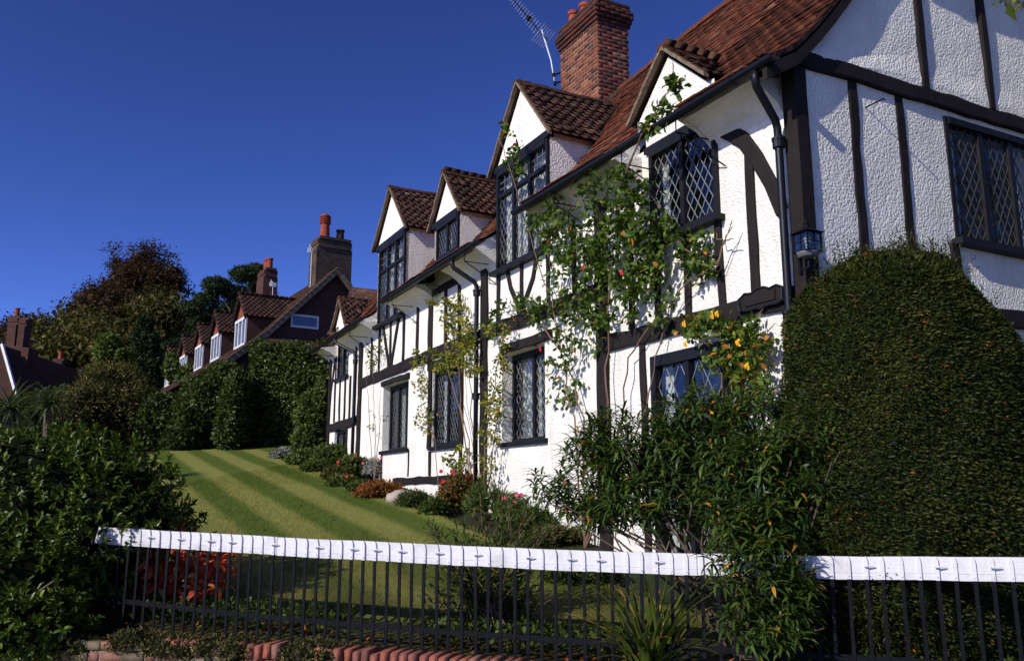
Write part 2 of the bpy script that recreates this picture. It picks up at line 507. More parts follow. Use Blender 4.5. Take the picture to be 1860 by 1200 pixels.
def m_lawn():
    m, nt, out = nmat('mown_grass')
    P = pos(nt)
    dt = node(nt, 'ShaderNodeVectorMath', operation='DOT_PRODUCT'); nt.links.new(P, dt.inputs[0]); dt.inputs[1].default_value = tuple(N)
    nz = noise(nt, .9, 3, .5, P)
    ad = node(nt, 'ShaderNodeMath', operation='MULTIPLY_ADD'); nt.links.new(nz.outputs[0], ad.inputs[0]); ad.inputs[1].default_value = .10; nt.links.new(dt.outputs['Value'], ad.inputs[2])
    mu = node(nt, 'ShaderNodeMath', operation='MULTIPLY'); nt.links.new(ad.outputs[0], mu.inputs[0]); mu.inputs[1].default_value = 2 * math.pi / .95
    sp = node(nt, 'ShaderNodeMath', operation='ADD'); nt.links.new(mu.outputs[0], sp.inputs[0]); sp.inputs[1].default_value = 1.1
    sn = node(nt, 'ShaderNodeMath', operation='SINE'); nt.links.new(sp.outputs[0], sn.inputs[0])
    st = ramp(nt, [(.25, (.098, .138, .018)), (.75, (.255, .255, .070))])
    mr = node(nt, 'ShaderNodeMapRange'); nt.links.new(sn.outputs[0], mr.inputs[0]); mr.inputs[1].default_value = -1; mr.inputs[2].default_value = 1
    nt.links.new(mr.outputs[0], st.inputs[0])
    n1 = noise(nt, 5, 5, .65, P)
    c1 = mix(nt, .5, st.outputs[0], ramp(nt, [(.3, (.7, .72, .5)), (.7, (1.15, 1.1, 1.05))], n1.outputs[0]).outputs[0], 'MULTIPLY')
    mp = node(nt, 'ShaderNodeMapping'); nt.links.new(P, mp.inputs[0]); mp.inputs['Scale'].default_value = (1, 1, 1)
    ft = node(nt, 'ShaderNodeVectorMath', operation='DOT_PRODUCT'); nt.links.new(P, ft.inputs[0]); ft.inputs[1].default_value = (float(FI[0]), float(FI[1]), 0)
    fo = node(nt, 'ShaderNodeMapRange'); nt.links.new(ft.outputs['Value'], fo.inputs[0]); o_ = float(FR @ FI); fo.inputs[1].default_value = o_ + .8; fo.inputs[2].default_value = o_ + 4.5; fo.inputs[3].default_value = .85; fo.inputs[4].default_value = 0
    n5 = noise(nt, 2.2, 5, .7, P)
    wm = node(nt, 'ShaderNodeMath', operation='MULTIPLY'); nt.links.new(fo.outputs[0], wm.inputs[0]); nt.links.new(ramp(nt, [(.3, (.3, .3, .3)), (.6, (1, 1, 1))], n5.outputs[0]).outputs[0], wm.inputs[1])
    c1 = mix(nt, wm.outputs[0], c1, (.092, .080, .022))  # mottled shade by the railing, painted into the grass as a dry brown
    n2 = noise(nt, 120, 4, .7, mp.outputs[0])
    c2 = mix(nt, .75, c1, ramp(nt, [(.3, (.42, .46, .32)), (.7, (1.3, 1.3, 1.2))], n2.outputs[0]).outputs[0], 'MULTIPLY')
    n6 = noise(nt, 22, 5, .75, P)
    c2 = mix(nt, .5, c2, ramp(nt, [(.35, (.6, .62, .5)), (.65, (1.25, 1.22, 1.1))], n6.outputs[0]).outputs[0], 'MULTIPLY')
    pbsdf(nt, out, c2, .8, .15, bump(nt, n2.outputs[0], .6, .03))
    return m
def m_soil():
    m, nt, out = nmat('soil')
    P = pos(nt)
    n1 = noise(nt, 1.2, 6, .65, P); n2 = noise(nt, 30, 5, .7, P)
    c = ramp(nt, [(.35, (.035, .026, .018)), (.5, (.05, .05, .02)), (.62, (.035, .055, .014))], n1.outputs[0])
    c2 = mix(nt, .6, c.outputs[0], ramp(nt, [(.3, (.4, .4, .4)), (.7, (1.3, 1.3, 1.3))], n2.outputs[0]).outputs[0], 'MULTIPLY')
    pbsdf(nt, out, c2, .9, .1, bump(nt, n2.outputs[0], .8, .05))
    return m

MAT = {}
MAT['plaster'] = m_plaster()
MAT['timber'] = m_timber()
MAT['frame'] = m_timber('black_window_paint', (.004, .004, .005), (.009, .009, .011), .5)
MAT['iron'] = m_plain('black_iron', (.006, .006, .008), .6, .08, .5, 30)
MAT['pipe'] = m_plain('black_gutter_paint', (.006, .006, .008), .4, .25, .3, 20)
MAT['tile'] = m_tinted('clay_tile', [(0, (.030, .018, .014)), (.3, (.085, .030, .019)), (.65, (.17, .052, .026)), (.9, (.24, .080, .040)), (1, (.28, .16, .10))], .9, .1, 3.2, (.028, .020, .015), .75, 38, .008)
MAT['tile_dark'] = m_tinted('dark_clay_tile', [(0, (.026, .018, .014)), (.5, (.085, .042, .029)), (.85, (.15, .075, .048)), (1, (.22, .15, .10))], .9, .1, 3.5, (.028, .024, .017), .75, 38, .008)  # darker roof tile; the dormers' oblique light is painted into this colour
MAT['verge'] = m_plain('verge_mortar', (.17, .125, .085), .9, .1, .45, 18, .01)
MAT['brick'] = m_tinted('red_brick', [(0, (.035, .022, .020)), (.25, (.12, .036, .022)), (.6, (.26, .068, .032)), (1, (.38, .15, .075))], .85, .15, 7, (.05, .03, .025), .5, 55, .005)
MAT['brick_buff'] = m_tinted('weathered_wall_brick', [(0, (.09, .055, .05)), (.3, (.22, .17, .10)), (.55, (.30, .23, .13)), (.7, (.28, .10, .08)), (1, (.36, .11, .06))], .95, .05, 6, (.05, .045, .03), .8, 45, .010)
MAT['mortar'] = m_plain('mortar', (.21, .155, .105), .95, .1, .3, 25, .006)
MAT['glass'] = m_glass()
MAT['lead'] = m_plain('window_lead', (.20, .20, .19), .55, .25, .25, 30)
MAT['lead_dark'] = m_plain('dark_window_lead', (.055, .055, .052), .6, .2, .25, 30)  # darker lead for the gable window
MAT['lead_dull'] = m_plain('dull_window_lead', (.13, .13, .125), .6, .2, .25, 30)
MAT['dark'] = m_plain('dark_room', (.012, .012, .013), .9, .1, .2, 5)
MAT['curtain'] = m_plain('net_curtain', (.60, .59, .55), .9, .1, .2, 12)
def m_board():
    m, nt, out = nmat('weathered_white_paint')
    P = pos(nt)
    mp = node(nt, 'ShaderNodeMapping'); nt.links.new(P, mp.inputs[0]); mp.inputs['Scale'].default_value = (1, 1, 9)
    n1 = noise(nt, 3, 6, .7, P); n2 = noise(nt, 9, 4, .7, mp.outputs[0]); n3 = noise(nt, 40, 4, .7, P)
    c = ramp(nt, [(.30, (.46, .44, .41)), (.50, (.64, .62, .61))], n1.outputs[0])
    f = ramp(nt, [(.62, (0, 0, 0)), (.74, (1, 1, 1))], n3.outputs[0])
    fm = node(nt, 'ShaderNodeMath', operation='MULTIPLY'); nt.links.new(f.outputs[0], fm.inputs[0]); fm.inputs[1].default_value = .35
    c2 = mix(nt, fm.outputs[0], c.outputs[0], (.35, .32, .26))
    pbsdf(nt, out, c2, .5, .25, bump(nt, n2.outputs[0], .5, .006))
    return m
MAT['white_paint'] = m_board()
MAT['pot'] = m_plain('terracotta_pot', (.26, .055, .030), .8, .2, .3, 10, .004)
MAT['pot_dark'] = m_plain('sooty_pot', (.03, .022, .02), .8, .2, .3, 10, .004)
MAT['steel'] = m_plain('aerial_metal', (.55, .56, .58), .35, .5, .15, 20, .001)
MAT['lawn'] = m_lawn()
MAT['soil'] = m_soil()
MAT['asphalt'] = m_plain('asphalt', (.05, .05, .05), .9, .2, .3, 40, .01)
MAT['concrete'] = m_plain('added_pale_paving', (.34, .31, .27), .9, .2, .25, 6, .01)
MAT['bark'] = m_timber('bark', (.030, .022, .016), (.085, .062, .045), .9)
MAT['twig'] = m_timber('rose_stem', (.06, .035, .025), (.16, .10, .065), .8)
MAT['rock'] = m_plain('pale_stone', (.36, .30, .24), .9, .1, .3, 9, .02)
MAT['petal_red'] = m_plain('red_petal', (.55, .02, .03), .6, .2, .2, 20)
MAT['petal_pink'] = m_plain('pink_petal', (.65, .08, .16), .6, .2, .2, 20)
MAT['petal_yellow'] = m_plain('yellow_petal', (.70, .36, .02), .6, .2, .2, 20)
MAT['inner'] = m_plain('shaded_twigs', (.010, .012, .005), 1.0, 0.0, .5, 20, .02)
MAT['l_laurel'] = m_leaf('glossy_leaf', [(0, (0.026, 0.044, 0.005)), (.6, (0.066, 0.104, 0.010)), (.95, (0.135, 0.180, 0.018)), (1, (0.22, 0.25, 0.03))], .38, 0.28, .2)
MAT['l_yew'] = m_leaf('yew_needle', [(0, (0.011, 0.017, 0.002)), (.6, (0.030, 0.040, 0.005)), (.96, (0.075, 0.078, 0.010)), (1, (0.280, 0.081, 0.015))], .55, 0.14, .15)
MAT['l_long'] = m_leaf('long_leaf', [(0, (0.019, 0.039, 0.007)), (.5, (0.045, 0.083, 0.013)), (.93, (0.096, 0.143, 0.025)), (.965, (0.160, 0.150, 0.024)), (1, (0.480, 0.210, 0.024))], .4, 0.22, .25)
MAT['l_rose'] = m_leaf('rose_leaf', [(0, (0.034, 0.061, 0.009)), (.5, (0.076, 0.128, 0.016)), (.88, (0.142, 0.196, 0.026)), (.94, (0.342, 0.255, 0.030)), (1, (0.494, 0.170, 0.030))], .45, 0.19, .3)
MAT['l_yellow'] = m_leaf('yellowing_leaf', [(0, (.060, .100, .018)), (.4, (.13, .165, .026)), (.75, (.32, .27, .035)), (1, (.42, .24, .035))], .5, .15, .35)
MAT['l_red'] = m_leaf('red_autumn_leaf', [(0, (.20, .018, .014)), (.45, (.44, .045, .025)), (.75, (.56, .15, .05)), (1, (.62, .36, .12))], .45, .2, .35)
MAT['l_hedge'] = m_leaf('hedge_leaf', [(0, (0.023, 0.038, 0.006)), (.6, (0.055, 0.082, 0.011)), (1, (0.130, 0.144, 0.024))], .35, 0.25, .2)
MAT['l_green'] = m_leaf('garden_leaf', [(0, (0.026, 0.041, 0.008)), (.5, (0.058, 0.084, 0.014)), (1, (0.124, 0.144, 0.028))], .5, 0.17, .3)
MAT['l_olive'] = m_leaf('olive_leaf', [(0, (0.039, 0.036, 0.010)), (.5, (0.091, 0.079, 0.019)), (1, (0.195, 0.156, 0.040))], .55, 0.14, .25)
MAT['l_orange'] = m_leaf('orange_leaf', [(0, (0.055, 0.060, 0.013)), (.45, (0.154, 0.090, 0.018)), (1, (0.374, 0.085, 0.027))], .55, 0.14, .3)
MAT['l_silver'] = m_leaf('silver_leaf', [(0, (0.154, 0.160, 0.135)), (1, (0.396, 0.380, 0.333))], .6, 0.11, .2)
MAT['l_brown'] = m_leaf('brown_autumn_leaf', [(0, (0.022, 0.014, 0.007)), (.5, (0.055, 0.030, 0.013)), (1, (0.116, 0.058, 0.020))], .6, 0.11, .25)
MAT['l_pine'] = m_leaf('pine_needle', [(0, (0.013, 0.024, 0.006)), (.6, (0.034, 0.053, 0.013)), (1, (0.072, 0.094, 0.019))], .55, 0.14, .15)
MAT['l_strap'] = m_leaf('strap_leaf', [(0, (0.046, 0.072, 0.011)), (.6, (0.098, 0.126, 0.019)), (.8, (0.195, 0.156, 0.032)), (1, (0.442, 0.264, 0.072))], .4, 0.19, .3)
MAT['l_spiky'] = m_leaf('spiky_leaf', [(0, (0.052, 0.066, 0.028)), (1, (0.130, 0.150, 0.068))], .45, 0.19, .2)
MAT['l_moss'] = m_leaf('creeping_leaf', [(0, (0.033, 0.034, 0.011)), (.5, (0.072, 0.067, 0.021)), (1, (0.143, 0.114, 0.040))], .7, 0.11, .2)

# ------------------------------------------------------------------ ground, street, lawn
def sheet(name, S, T, zf, mat, keep=None, lift=0.0):
    V = []; Q = []
    for t in T:
        for s in S:
            p = FR + FD * s + FI * t
            V.append((p[0], p[1], zf(s, t, p) + lift))
    ns = len(S)
    for i in range(len(T) - 1):
        for j in range(ns - 1):
            Q.append((i * ns + j, i * ns + j + 1, (i + 1) * ns + j + 1, (i + 1) * ns + j))
    me = mesh_np(name, np.array(V), np.array(Q), smooth=True)
    o = link(name, me, mat); o['kind'] = 'structure'
    return o
S_ = np.concatenate([np.linspace(-600, -20, 14), np.linspace(-12, 16, 113), np.linspace(22, 700, 26)])
T_ = np.concatenate([np.linspace(-.33, 1.5, 13), np.linspace(1.7, 40, 90), np.linspace(45, 900, 36)])
def terr(s, t, p):
    z = float(zg(p[0], p[1]))
    if t < .05: z -= .05 * min(1.0, (.05 - t) / .38)
    if t < 40: z += .012 * math.sin(p[0] * 3.1 + p[1]) * math.sin(p[1] * 2.7 - p[0] * .6) - .02
    if t > 200: z -= (t - 200) * .03
    return z
sheet('ground', S_, T_, terr, MAT['soil'])
sheet('added_unseen_pavement', np.linspace(-60, 80, 60), np.linspace(-2.6, -.30, 5), lambda s, t, p: .0, MAT['concrete'])  # unseen footpath, added pale to bounce light on to the walls
sheet('kerb', np.linspace(-60, 80, 60), np.linspace(-2.74, -2.6, 2), lambda s, t, p: .0, MAT['rock'])
sheet('street', np.linspace(-600, 700, 60), np.concatenate([np.linspace(-300, -20, 10), np.linspace(-15, -2.6, 8)]), lambda s, t, p: -.12, MAT['asphalt'])

# lawn: right edge is the curved border of the flower bed
_edge = [(26.6, -7.2), (24.8, -6.8), (21.3, -5.36), (16.1, -2.96), (13.8, -1.84), (12.4, -1.0), (10.5, -.1), (9.0, .55), (7.6, 1.3), (6.6, 2.6), (5.4, 4.4)]
E_st = [((np.array([x, y]) - FR) @ FD, (np.array([x, y]) - FR) @ FI) for y, x in _edge]
E_t = np.array([e[1] for e in E_st]); E_s = np.array([e[0] for e in E_st])
_o = np.argsort(E_t); E_t = E_t[_o]; E_s = E_s[_o]
def lawn_right(t):
    return float(np.interp(t, E_t, E_s)) + .05 * math.sin(t * 1.7) + .03 * math.sin(t * 4.3)
V = []; Q = []
TT = np.linspace(.75, 19.0, 150); NSX = 70
for t in TT:
    s0 = lawn_right(t); s1 = 13.5 + .4 * t
    for j in range(NSX):
        k = j / (NSX - 1)
        s = s0 + (s1 - s0) * k
        p = FR + FD * s + FI * t
        edge = min(1.0, (s - s0) / .12) if j else 0
        V.append((p[0], p[1], float(zg(p[0], p[1])) + .004 - (.06 if t == TT[0] else 0) + .03 * (edge if j else 0) + .01 * math.sin(p[0] * 1.3) * math.sin(p[1] * .9)))
for i in range(len(TT) - 1):
    for j in range(NSX - 1):
        Q.append((i * NSX + j, i * NSX + j + 1, (i + 1) * NSX + j + 1, (i + 1) * NSX + j))
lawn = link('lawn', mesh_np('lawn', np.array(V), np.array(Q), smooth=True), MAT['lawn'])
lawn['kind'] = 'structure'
# grass blades standing in the lawn
n = 150000
tt = .76 + (rng.rand(n) ** 1.35) * 18.2
s0 = np.array([np.interp(t, E_t, E_s) for t in tt]); ss = s0 + rng.rand(n) * (13.0 - s0)
pp = FR + FD * ss[:, None] + FI * tt[:, None]
gp = np.column_stack([pp, zg(pp[:, 0], pp[:, 1]) + .028])
ax = unit(rand_unit(n) * .55 + np.array([0, 0, 1.0])); ln = .018 + .022 * rng.rand(n)
Mg = frames(ax, rand_unit(n), ln, ln * .16)
grass = thing('grass', 'short mown grass blades of the striped lawn', 'grass', (0, 12, zg(0, 12)))
grass_root = grass
V, Q = inst_np(LEAF1[0], LEAF1[1], Mg, gp)
bpy.data.objects.remove(grass)
me = mesh_np('grass', V, Q, np.repeat(rng.rand(n), 1))
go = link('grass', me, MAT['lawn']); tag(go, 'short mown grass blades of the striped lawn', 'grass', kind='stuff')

# ------------------------------------------------------------------ the cottage
def frF(a, b, c): return L(a, c, b)                 # facade frame: a along, b up, c out
def frG(a, b, c): return L(-c, -a, b)               # gable frame: a to the right, b up, c out
cottage = thing('half_timbered_cottage', 'long white plastered cottage with black timber framing and red tiled roof', 'house', L(7.5, -2.5, 1.2))

ZE_U = [(-1, 5.36), (3.2, 5.40), (4.6, 5.42), (5.6, 5.32), (10.2, 5.28), (12.2, 5.14), (16, 5.08)]
def ze(u): return float(np.interp(u, [a for a, _ in ZE_U], [b for _, b in ZE_U]))
RV, RIDGE_V = [.46, .08, -.21, -.44], -2.65
def roof_rise(v):
    return float(np.interp(-v, [-.46, -.08, .21, .44, 2.65, 4.86], [0, .22, .51, .77, .77 + 2.21 * 1.215, .77]))
def sag(u): return -.05 * math.sin(math.pi * np.clip(u / 12.6, 0, 1)) + .015 * math.sin(u * 2.3)
def zroof(u, v):
    return ze(u) + roof_rise(v) + sag(u) * np.clip(-v / 2.6, 0, 1)

# windows / openings: name -> (u0,u1,z0,z1)
OP = {'W1': (1.07, 2.18, 4.36, 5.42), 'W2': (4.47, 6.07, 4.93, 6.50), 'W3': (7.54, 8.52, 5.70, 6.33), 'W4': (10.15, 11.74, 5.08, 6.74),
      'W5': (13.86, 14.80, 4.32, 5.26), 'G1': (9.85, 11.30, 2.47, 3.76), 'G2': (7.46, 8.64, 2.43, 3.74), 'G3': (4.65, 5.92, 2.36, 3.64),
      'GD': (1.05, 2.27, .70, 3.10), 'GF': (13.80, 14.80, 1.95, 3.10)}
DORM = {'W1': (1.16, 2.44, 5.83, 1.80, 6.42), 'W2': (4.42, 6.12, 6.57, 5.30, 7.60), 'W3': (7.50, 8.70, 6.38, 8.10, 7.14), 'W4': (10.12, 11.92, 6.83, 11.05, 7.84), 'W5': (14.16, 15.04, 5.62, 14.60, 6.18)}

def wall_cells(fr, a0, a1, b0f, b1f, holes, step=.35, c=0.0, thick=.25):
    """plaster skin with openings; b0f/b1f bottom and top as functions of a"""
    xs = sorted(set([a0, a1] + [h[0] for h in holes] + [h[1] for h in holes]))
    X = []
    for i in range(len(xs) - 1):
        k = max(1, int((xs[i + 1] - xs[i]) / step))
        X += list(np.linspace(xs[i], xs[i + 1], k + 1)[:-1])
    X.append(xs[-1])
    zs = sorted(set([h[2] for h in holes] + [h[3] for h in holes]))
    mb = MB()
    for i in range(len(X) - 1):
        xa, xb = X[i], X[i + 1]; xm = (xa + xb) / 2
        lo = b0f(xm); hi = b1f(xm)
        Z = [lo] + [z for z in zs if lo < z < hi] + [hi]
        ZZ = []
        for j in range(len(Z) - 1):
            k = max(1, int((Z[j + 1] - Z[j]) / step))
            ZZ += list(np.linspace(Z[j], Z[j + 1], k + 1)[:-1])
        ZZ.append(Z[-1])
        for j in range(len(ZZ) - 1):
            za, zb = ZZ[j], ZZ[j + 1]; zm = (za + zb) / 2
            if any(h[0] < xm < h[1] and h[2] < zm < h[3] for h in holes): continue
            def w(a, b): return fr(a, b, c + .012 * smooth_noise(a * .9 + b * .4, 1) * .6)
            mb.add([w(xa, za), w(xb, za), w(xb, zb), w(xa, zb)], [(0, 1, 2, 3)])
    return mb
def wall_top(u):
    for k, (a, b, zb, m, za) in DORM.items():
        if a < u < b: return zb
    return ze(u) + .10
wf = wall_cells(frF, 0.0, 15.35, lambda u: .35 + .1 * u, wall_top, list(OP.values()))
# reveals of the deep openings
for k, dpt in (('G1', .22), ('G2', .10), ('G3', .24), ('GF', .12), ('GD', .05), ('W1', .06), ('W2', .05), ('W3', .05), ('W4', .05), ('W5', .06)):
    a0, a1, b0, b1 = OP[k]
    wf.add([frF(a0, b0, .004), frF(a0, b1, .004), frF(a0, b1, -dpt), frF(a0, b0, -dpt)], [(0, 1, 2, 3)])
    wf.add([frF(a1, b0, .004), frF(a1, b1, .004), frF(a1, b1, -dpt), frF(a1, b0, -dpt)], [(0, 1, 2, 3)])
    wf.add([frF(a0, b0, .004), frF(a1, b0, .004), frF(a1, b0, -dpt), frF(a0, b0, -dpt)], [(0, 1, 2, 3)])
    wf.add([frF(a0, b1, .004), frF(a1, b1, .004), frF(a1, b1, -dpt), frF(a0, b1, -dpt)], [(0, 1, 2, 3)])
wf.build('front_wall', MAT['plaster'], cottage)
GWIN = (2.02, 3.62, 4.10, 5.40)
HIP_Z = 7.15
def hip_u(z): return -.12 + max(0.0, z - HIP_Z) / 1.61 * 1.12
def gable_top(a):
    if a > 2.65: return min(HIP_Z - .04, HIP_Z - (a - 4.0) * (HIP_Z - 5.6) / 1.6 - .09)
    return min(HIP_Z - .04, max(zroof(0, -a) - .12, 5.3))
wg = wall_cells(frG, 0.0, 5.3, lambda a: .2, lambda a: 5.50, [GWIN])
a0, a1, b0, b1 = GWIN
for P4 in ([(a0, b0), (a0, b1)], [(a1, b0), (a1, b1)], [(a0, b0), (a1, b0)], [(a0, b1), (a1, b1)]):
    (p, q), (r_, s_) = P4
    wg.add([frG(p, q, .004), frG(r_, s_, .004), frG(r_, s_, -.08), frG(p, q, -.08)], [(0, 1, 2, 3)])
wg.build('gable_wall', MAT['plaster'], cottage)
# upper gable plaster leans out a little over the tie beam
ug = MB()
AA = np.linspace(.06, 5.24, 40)
for i in range(len(AA) - 1):
    for j in range(8):
        def q(a, k):
            top = gable_top(a); b = 5.5 + (top - 5.5) * k / 8
            return frG(a, b, .02 + .035 * math.exp(-((b - 5.62) / .12) ** 2) + .012 * smooth_noise(a + b, 3))
        ug.add([q(AA[i], j), q(AA[i + 1], j), q(AA[i + 1], j + 1), q(AA[i], j + 1)], [(0, 1, 2, 3)])
ug.build('upper_gable_wall', MAT['plaster'], cottage)
bk = MB()
bk.box(frF, .05, 15.3, .4, 5.4, -5.3, -5.1)
bk.add([frF(15.35, .4, 0), frF(15.35, .4, -5.3), frF(15.35, 5.3, -5.3), frF(15.35, 6.6, -2.65), frF(15.35, 5.3, 0)], [(0, 1, 2, 3, 4)])
bk.build('rear_wall', MAT['plaster'], cottage)

# timbers, each its own piece, hand-hewn outline
_tn = [0]
def timber(fr, pts, w, proud=.028, name='stud', back=-.05, mat='timber', seg=.22, tap=1.0):
    """pts: polyline in (a,b); swept strip of width w standing proud of the plaster"""
    _tn[0] += 1; sd = _tn[0] * 1.37
    P = [np.array(p, float) for p in pts]
    Q = []
    for i in range(len(P) - 1):
        k = max(1, int(np.linalg.norm(P[i + 1] - P[i]) / seg))
        Q += [P[i] + (P[i + 1] - P[i]) * j / k for j in range(k)]
    Q.append(P[-1])
    mb = MB(); n = len(Q); V = []
    for i, p in enumerate(Q):
        d = Q[min(i + 1, n - 1)] - Q[max(i - 1, 0)]; d = d / np.linalg.norm(d)
        m = np.array([-d[1], d[0]])
        hw = w / 2 * (1 + .10 * smooth_noise(i * .7, sd)) * (1 + (tap - 1) * i / max(1, n - 1))
        off = m * .014 * smooth_noise(i * .55, sd + 4)
        l, r = p + off - m * hw, p + off + m * hw
        pr = proud + .006 * smooth_noise(i * .9, sd + 2)
        V += [fr(l[0], l[1], back), fr(l[0], l[1], pr - .006), fr(l[0] + (r[0] - l[0]) * .1, l[1] + (r[1] - l[1]) * .1, pr), fr(r[0] - (r[0] - l[0]) * .1, r[1] - (r[1] - l[1]) * .1, pr), fr(r[0], r[1], pr - .006), fr(r[0], r[1], back)]
    F = []
    for i in range(n - 1):
        for k in range(6):
            k2 = (k + 1) % 6
            F.append((i * 6 + k, i * 6 + k2, (i + 1) * 6 + k2, (i + 1) * 6 + k))
    F += [tuple(range(6)), tuple((n - 1) * 6 + k for k in range(5, -1, -1))]
    mb.add(V, F)
    return mb.build(name, MAT[mat], cottage)
# horizontal beams (front)
timber(frF, [(.16, 3.34), (3.12, 3.38)], .19, .05, 'beam')
timber(frF, [(3.30, 4.05), (6.5, 4.07), (12.78, 4.00)], .20, .05, 'beam')
timber(frF, [(12.95, 3.22), (15.36, 3.18)], .19, .05, 'beam')
timber(frF, [(6.9, 1.88), (10.5, 1.87)], .12, .045, 'sole_plate')
timber(frF, [(7.45, 5.16), (8.65, 5.14)], .12, .05, 'beam')
# posts
timber(frF, [(3.21, .7), (3.21, 5.15)], .22, .055, 'post')
timber(frF, [(6.53, 1.7), (6.53, 5.12)], .22, .04, 'post')
timber(frF, [(8.76, 4.12), (8.76, 5.06)], .18, .04, 'post')
timber(frF, [(12.86, 1.9), (12.86, 5.0)], .20, .05, 'post')
timber(frF, [(15.30, 1.9), (15.30, 4.95)], .12, .05, 'post')
# studs upper floor
for u, z0, z1, w in ((.64, 3.44, 4.92, .11), (1.10, 3.44, 4.33, .095), (1.61, 3.46, 4.33, .095), (2.12, 3.46, 4.33, .10), (2.62, 3.47, 5.10, .10), (3.86, 4.14, 5.12, .09), (4.52, 4.14, 4.90, .08),
                     (5.29, 4.14, 4.90, .085), (6.05, 4.15, 4.90, .085), (7.50, 4.14, 5.08, .10), (8.08, 4.13, 5.09, .10), (9.42, 4.12, 5.05, .09), (10.16, 4.11, 5.04, .085), (10.92, 4.10, 5.04, .085),
                     (11.62, 4.10, 5.04, .085), (12.12, 4.10, 4.98, .09)):
    timber(frF, [(u, z0), (u + .01 * math.sin(u * 7), z1)], w, .03)
for u, z1 in ((13.22, 4.95), (13.62, 4.27), (14.02, 4.27), (14.44, 4.27), (14.86, 4.9)):
    timber(frF, [(u, 3.30), (u + .01, z1)], .075, .03)
timber(frF, [(14.95, 4.85), (15.2, 4.1), (15.28, 3.7)], .09, .034, 'brace')
# studs ground floor
timber(frF, [(2.43, .7), (2.43, 3.27)], .10, .035)
timber(frF, [(.92, .6), (.92, 3.25)], .13, .045, 'post')
timber(frF, [(8.70, 1.94), (8.70, 2.36)], .08, .03)
timber(frF, [(7.38, 1.94), (7.38, 2.36)], .07, .03)
timber(frF, [(8.72, 2.40), (8.72, 3.93)], .13, .045, 'post')
timber(frF, [(7.38, 2.40), (7.38, 3.95)], .13, .045, 'post')
timber(frF, [(7.30, 3.84), (8.80, 3.83)], .16, .055, 'lintel')
timber(frF, [(4.44, 3.72), (5.94, 3.71)], .13, .05, 'lintel')
timber(frF, [(9.80, 3.82), (11.36, 3.82)], .10, .045, 'lintel')
timber(frF, [(9.75, 1.95), (9.76, 2.44)], .05, .02); timber(frF, [(11.3, 1.9), (11.3, 2.44)], .06, .02)
timber(frF, [(13.78, 1.9), (13.78, 3.1)], .09, .03); 
# curved braces
timber(frF, [(1.0, 5.24), (.86, 5.15), (.70, 5.0), (.52, 4.76), (.36, 4.46), (.24, 4.15)], .17, .036, 'brace', tap=.8)
for c0, zt, zb in ((5.29, 4.90, 4.16), (10.92, 5.04, 4.11)):
    for sg in (-1, 1):
        timber(frF, [(c0 + sg * .46, zt), (c0 + sg * .34, zt - .3), (c0 + sg * .12, zb + .16), (c0 + sg * .07, zb)], .08, .034, 'brace')
# corner post seen from both sides, then the gable timbers
cp = MB(); V = []
ZZ = np.linspace(.3, 5.62, 26)
for i, z in enumerate(ZZ):
    w = .004 * smooth_noise(z * 2, 5)
    V += [frF(.135 + w, z, -.10), frF(.135 + w, z, .04), frF(-.025 + w, z, .04), frF(-.025 + w, z, -.105)]
F = [(i * 4 + k, i * 4 + (k + 1) % 4, i * 4 + 4 + (k + 1) % 4, i * 4 + 4 + k) for i in range(25) for k in range(4)] + [(0, 1, 2, 3), (100, 101, 102, 103)]
cp.add(V, F).build('corner_post', MAT['timber'], cottage)
timber(frG, [(-.04, 5.545), (5.3, 5.56)], .155, .055, 'tie_beam')
for a in (.71, 1.36):
    timber(frG, [(a, 0.4), (a + .01, 5.47)], .115, .016)
timber(frG, [(1.98, 0.4), (1.98, 4.05)], .11, .04)
timber(frG, [(3.68, 0.4), (3.68, 5.47)], .11, .034); timber(frG, [(4.5, 0.4), (4.5, 5.47)], .11, .034)
timber(frG, [(-.02, 3.35), (5.3, 3.38)], .18, .05, 'beam')
for a in (1.75, 2.79, 3.84):
    timber(frG, [(a, 5.62), (a - .01, gable_top(a) + .02)], .10, .062)

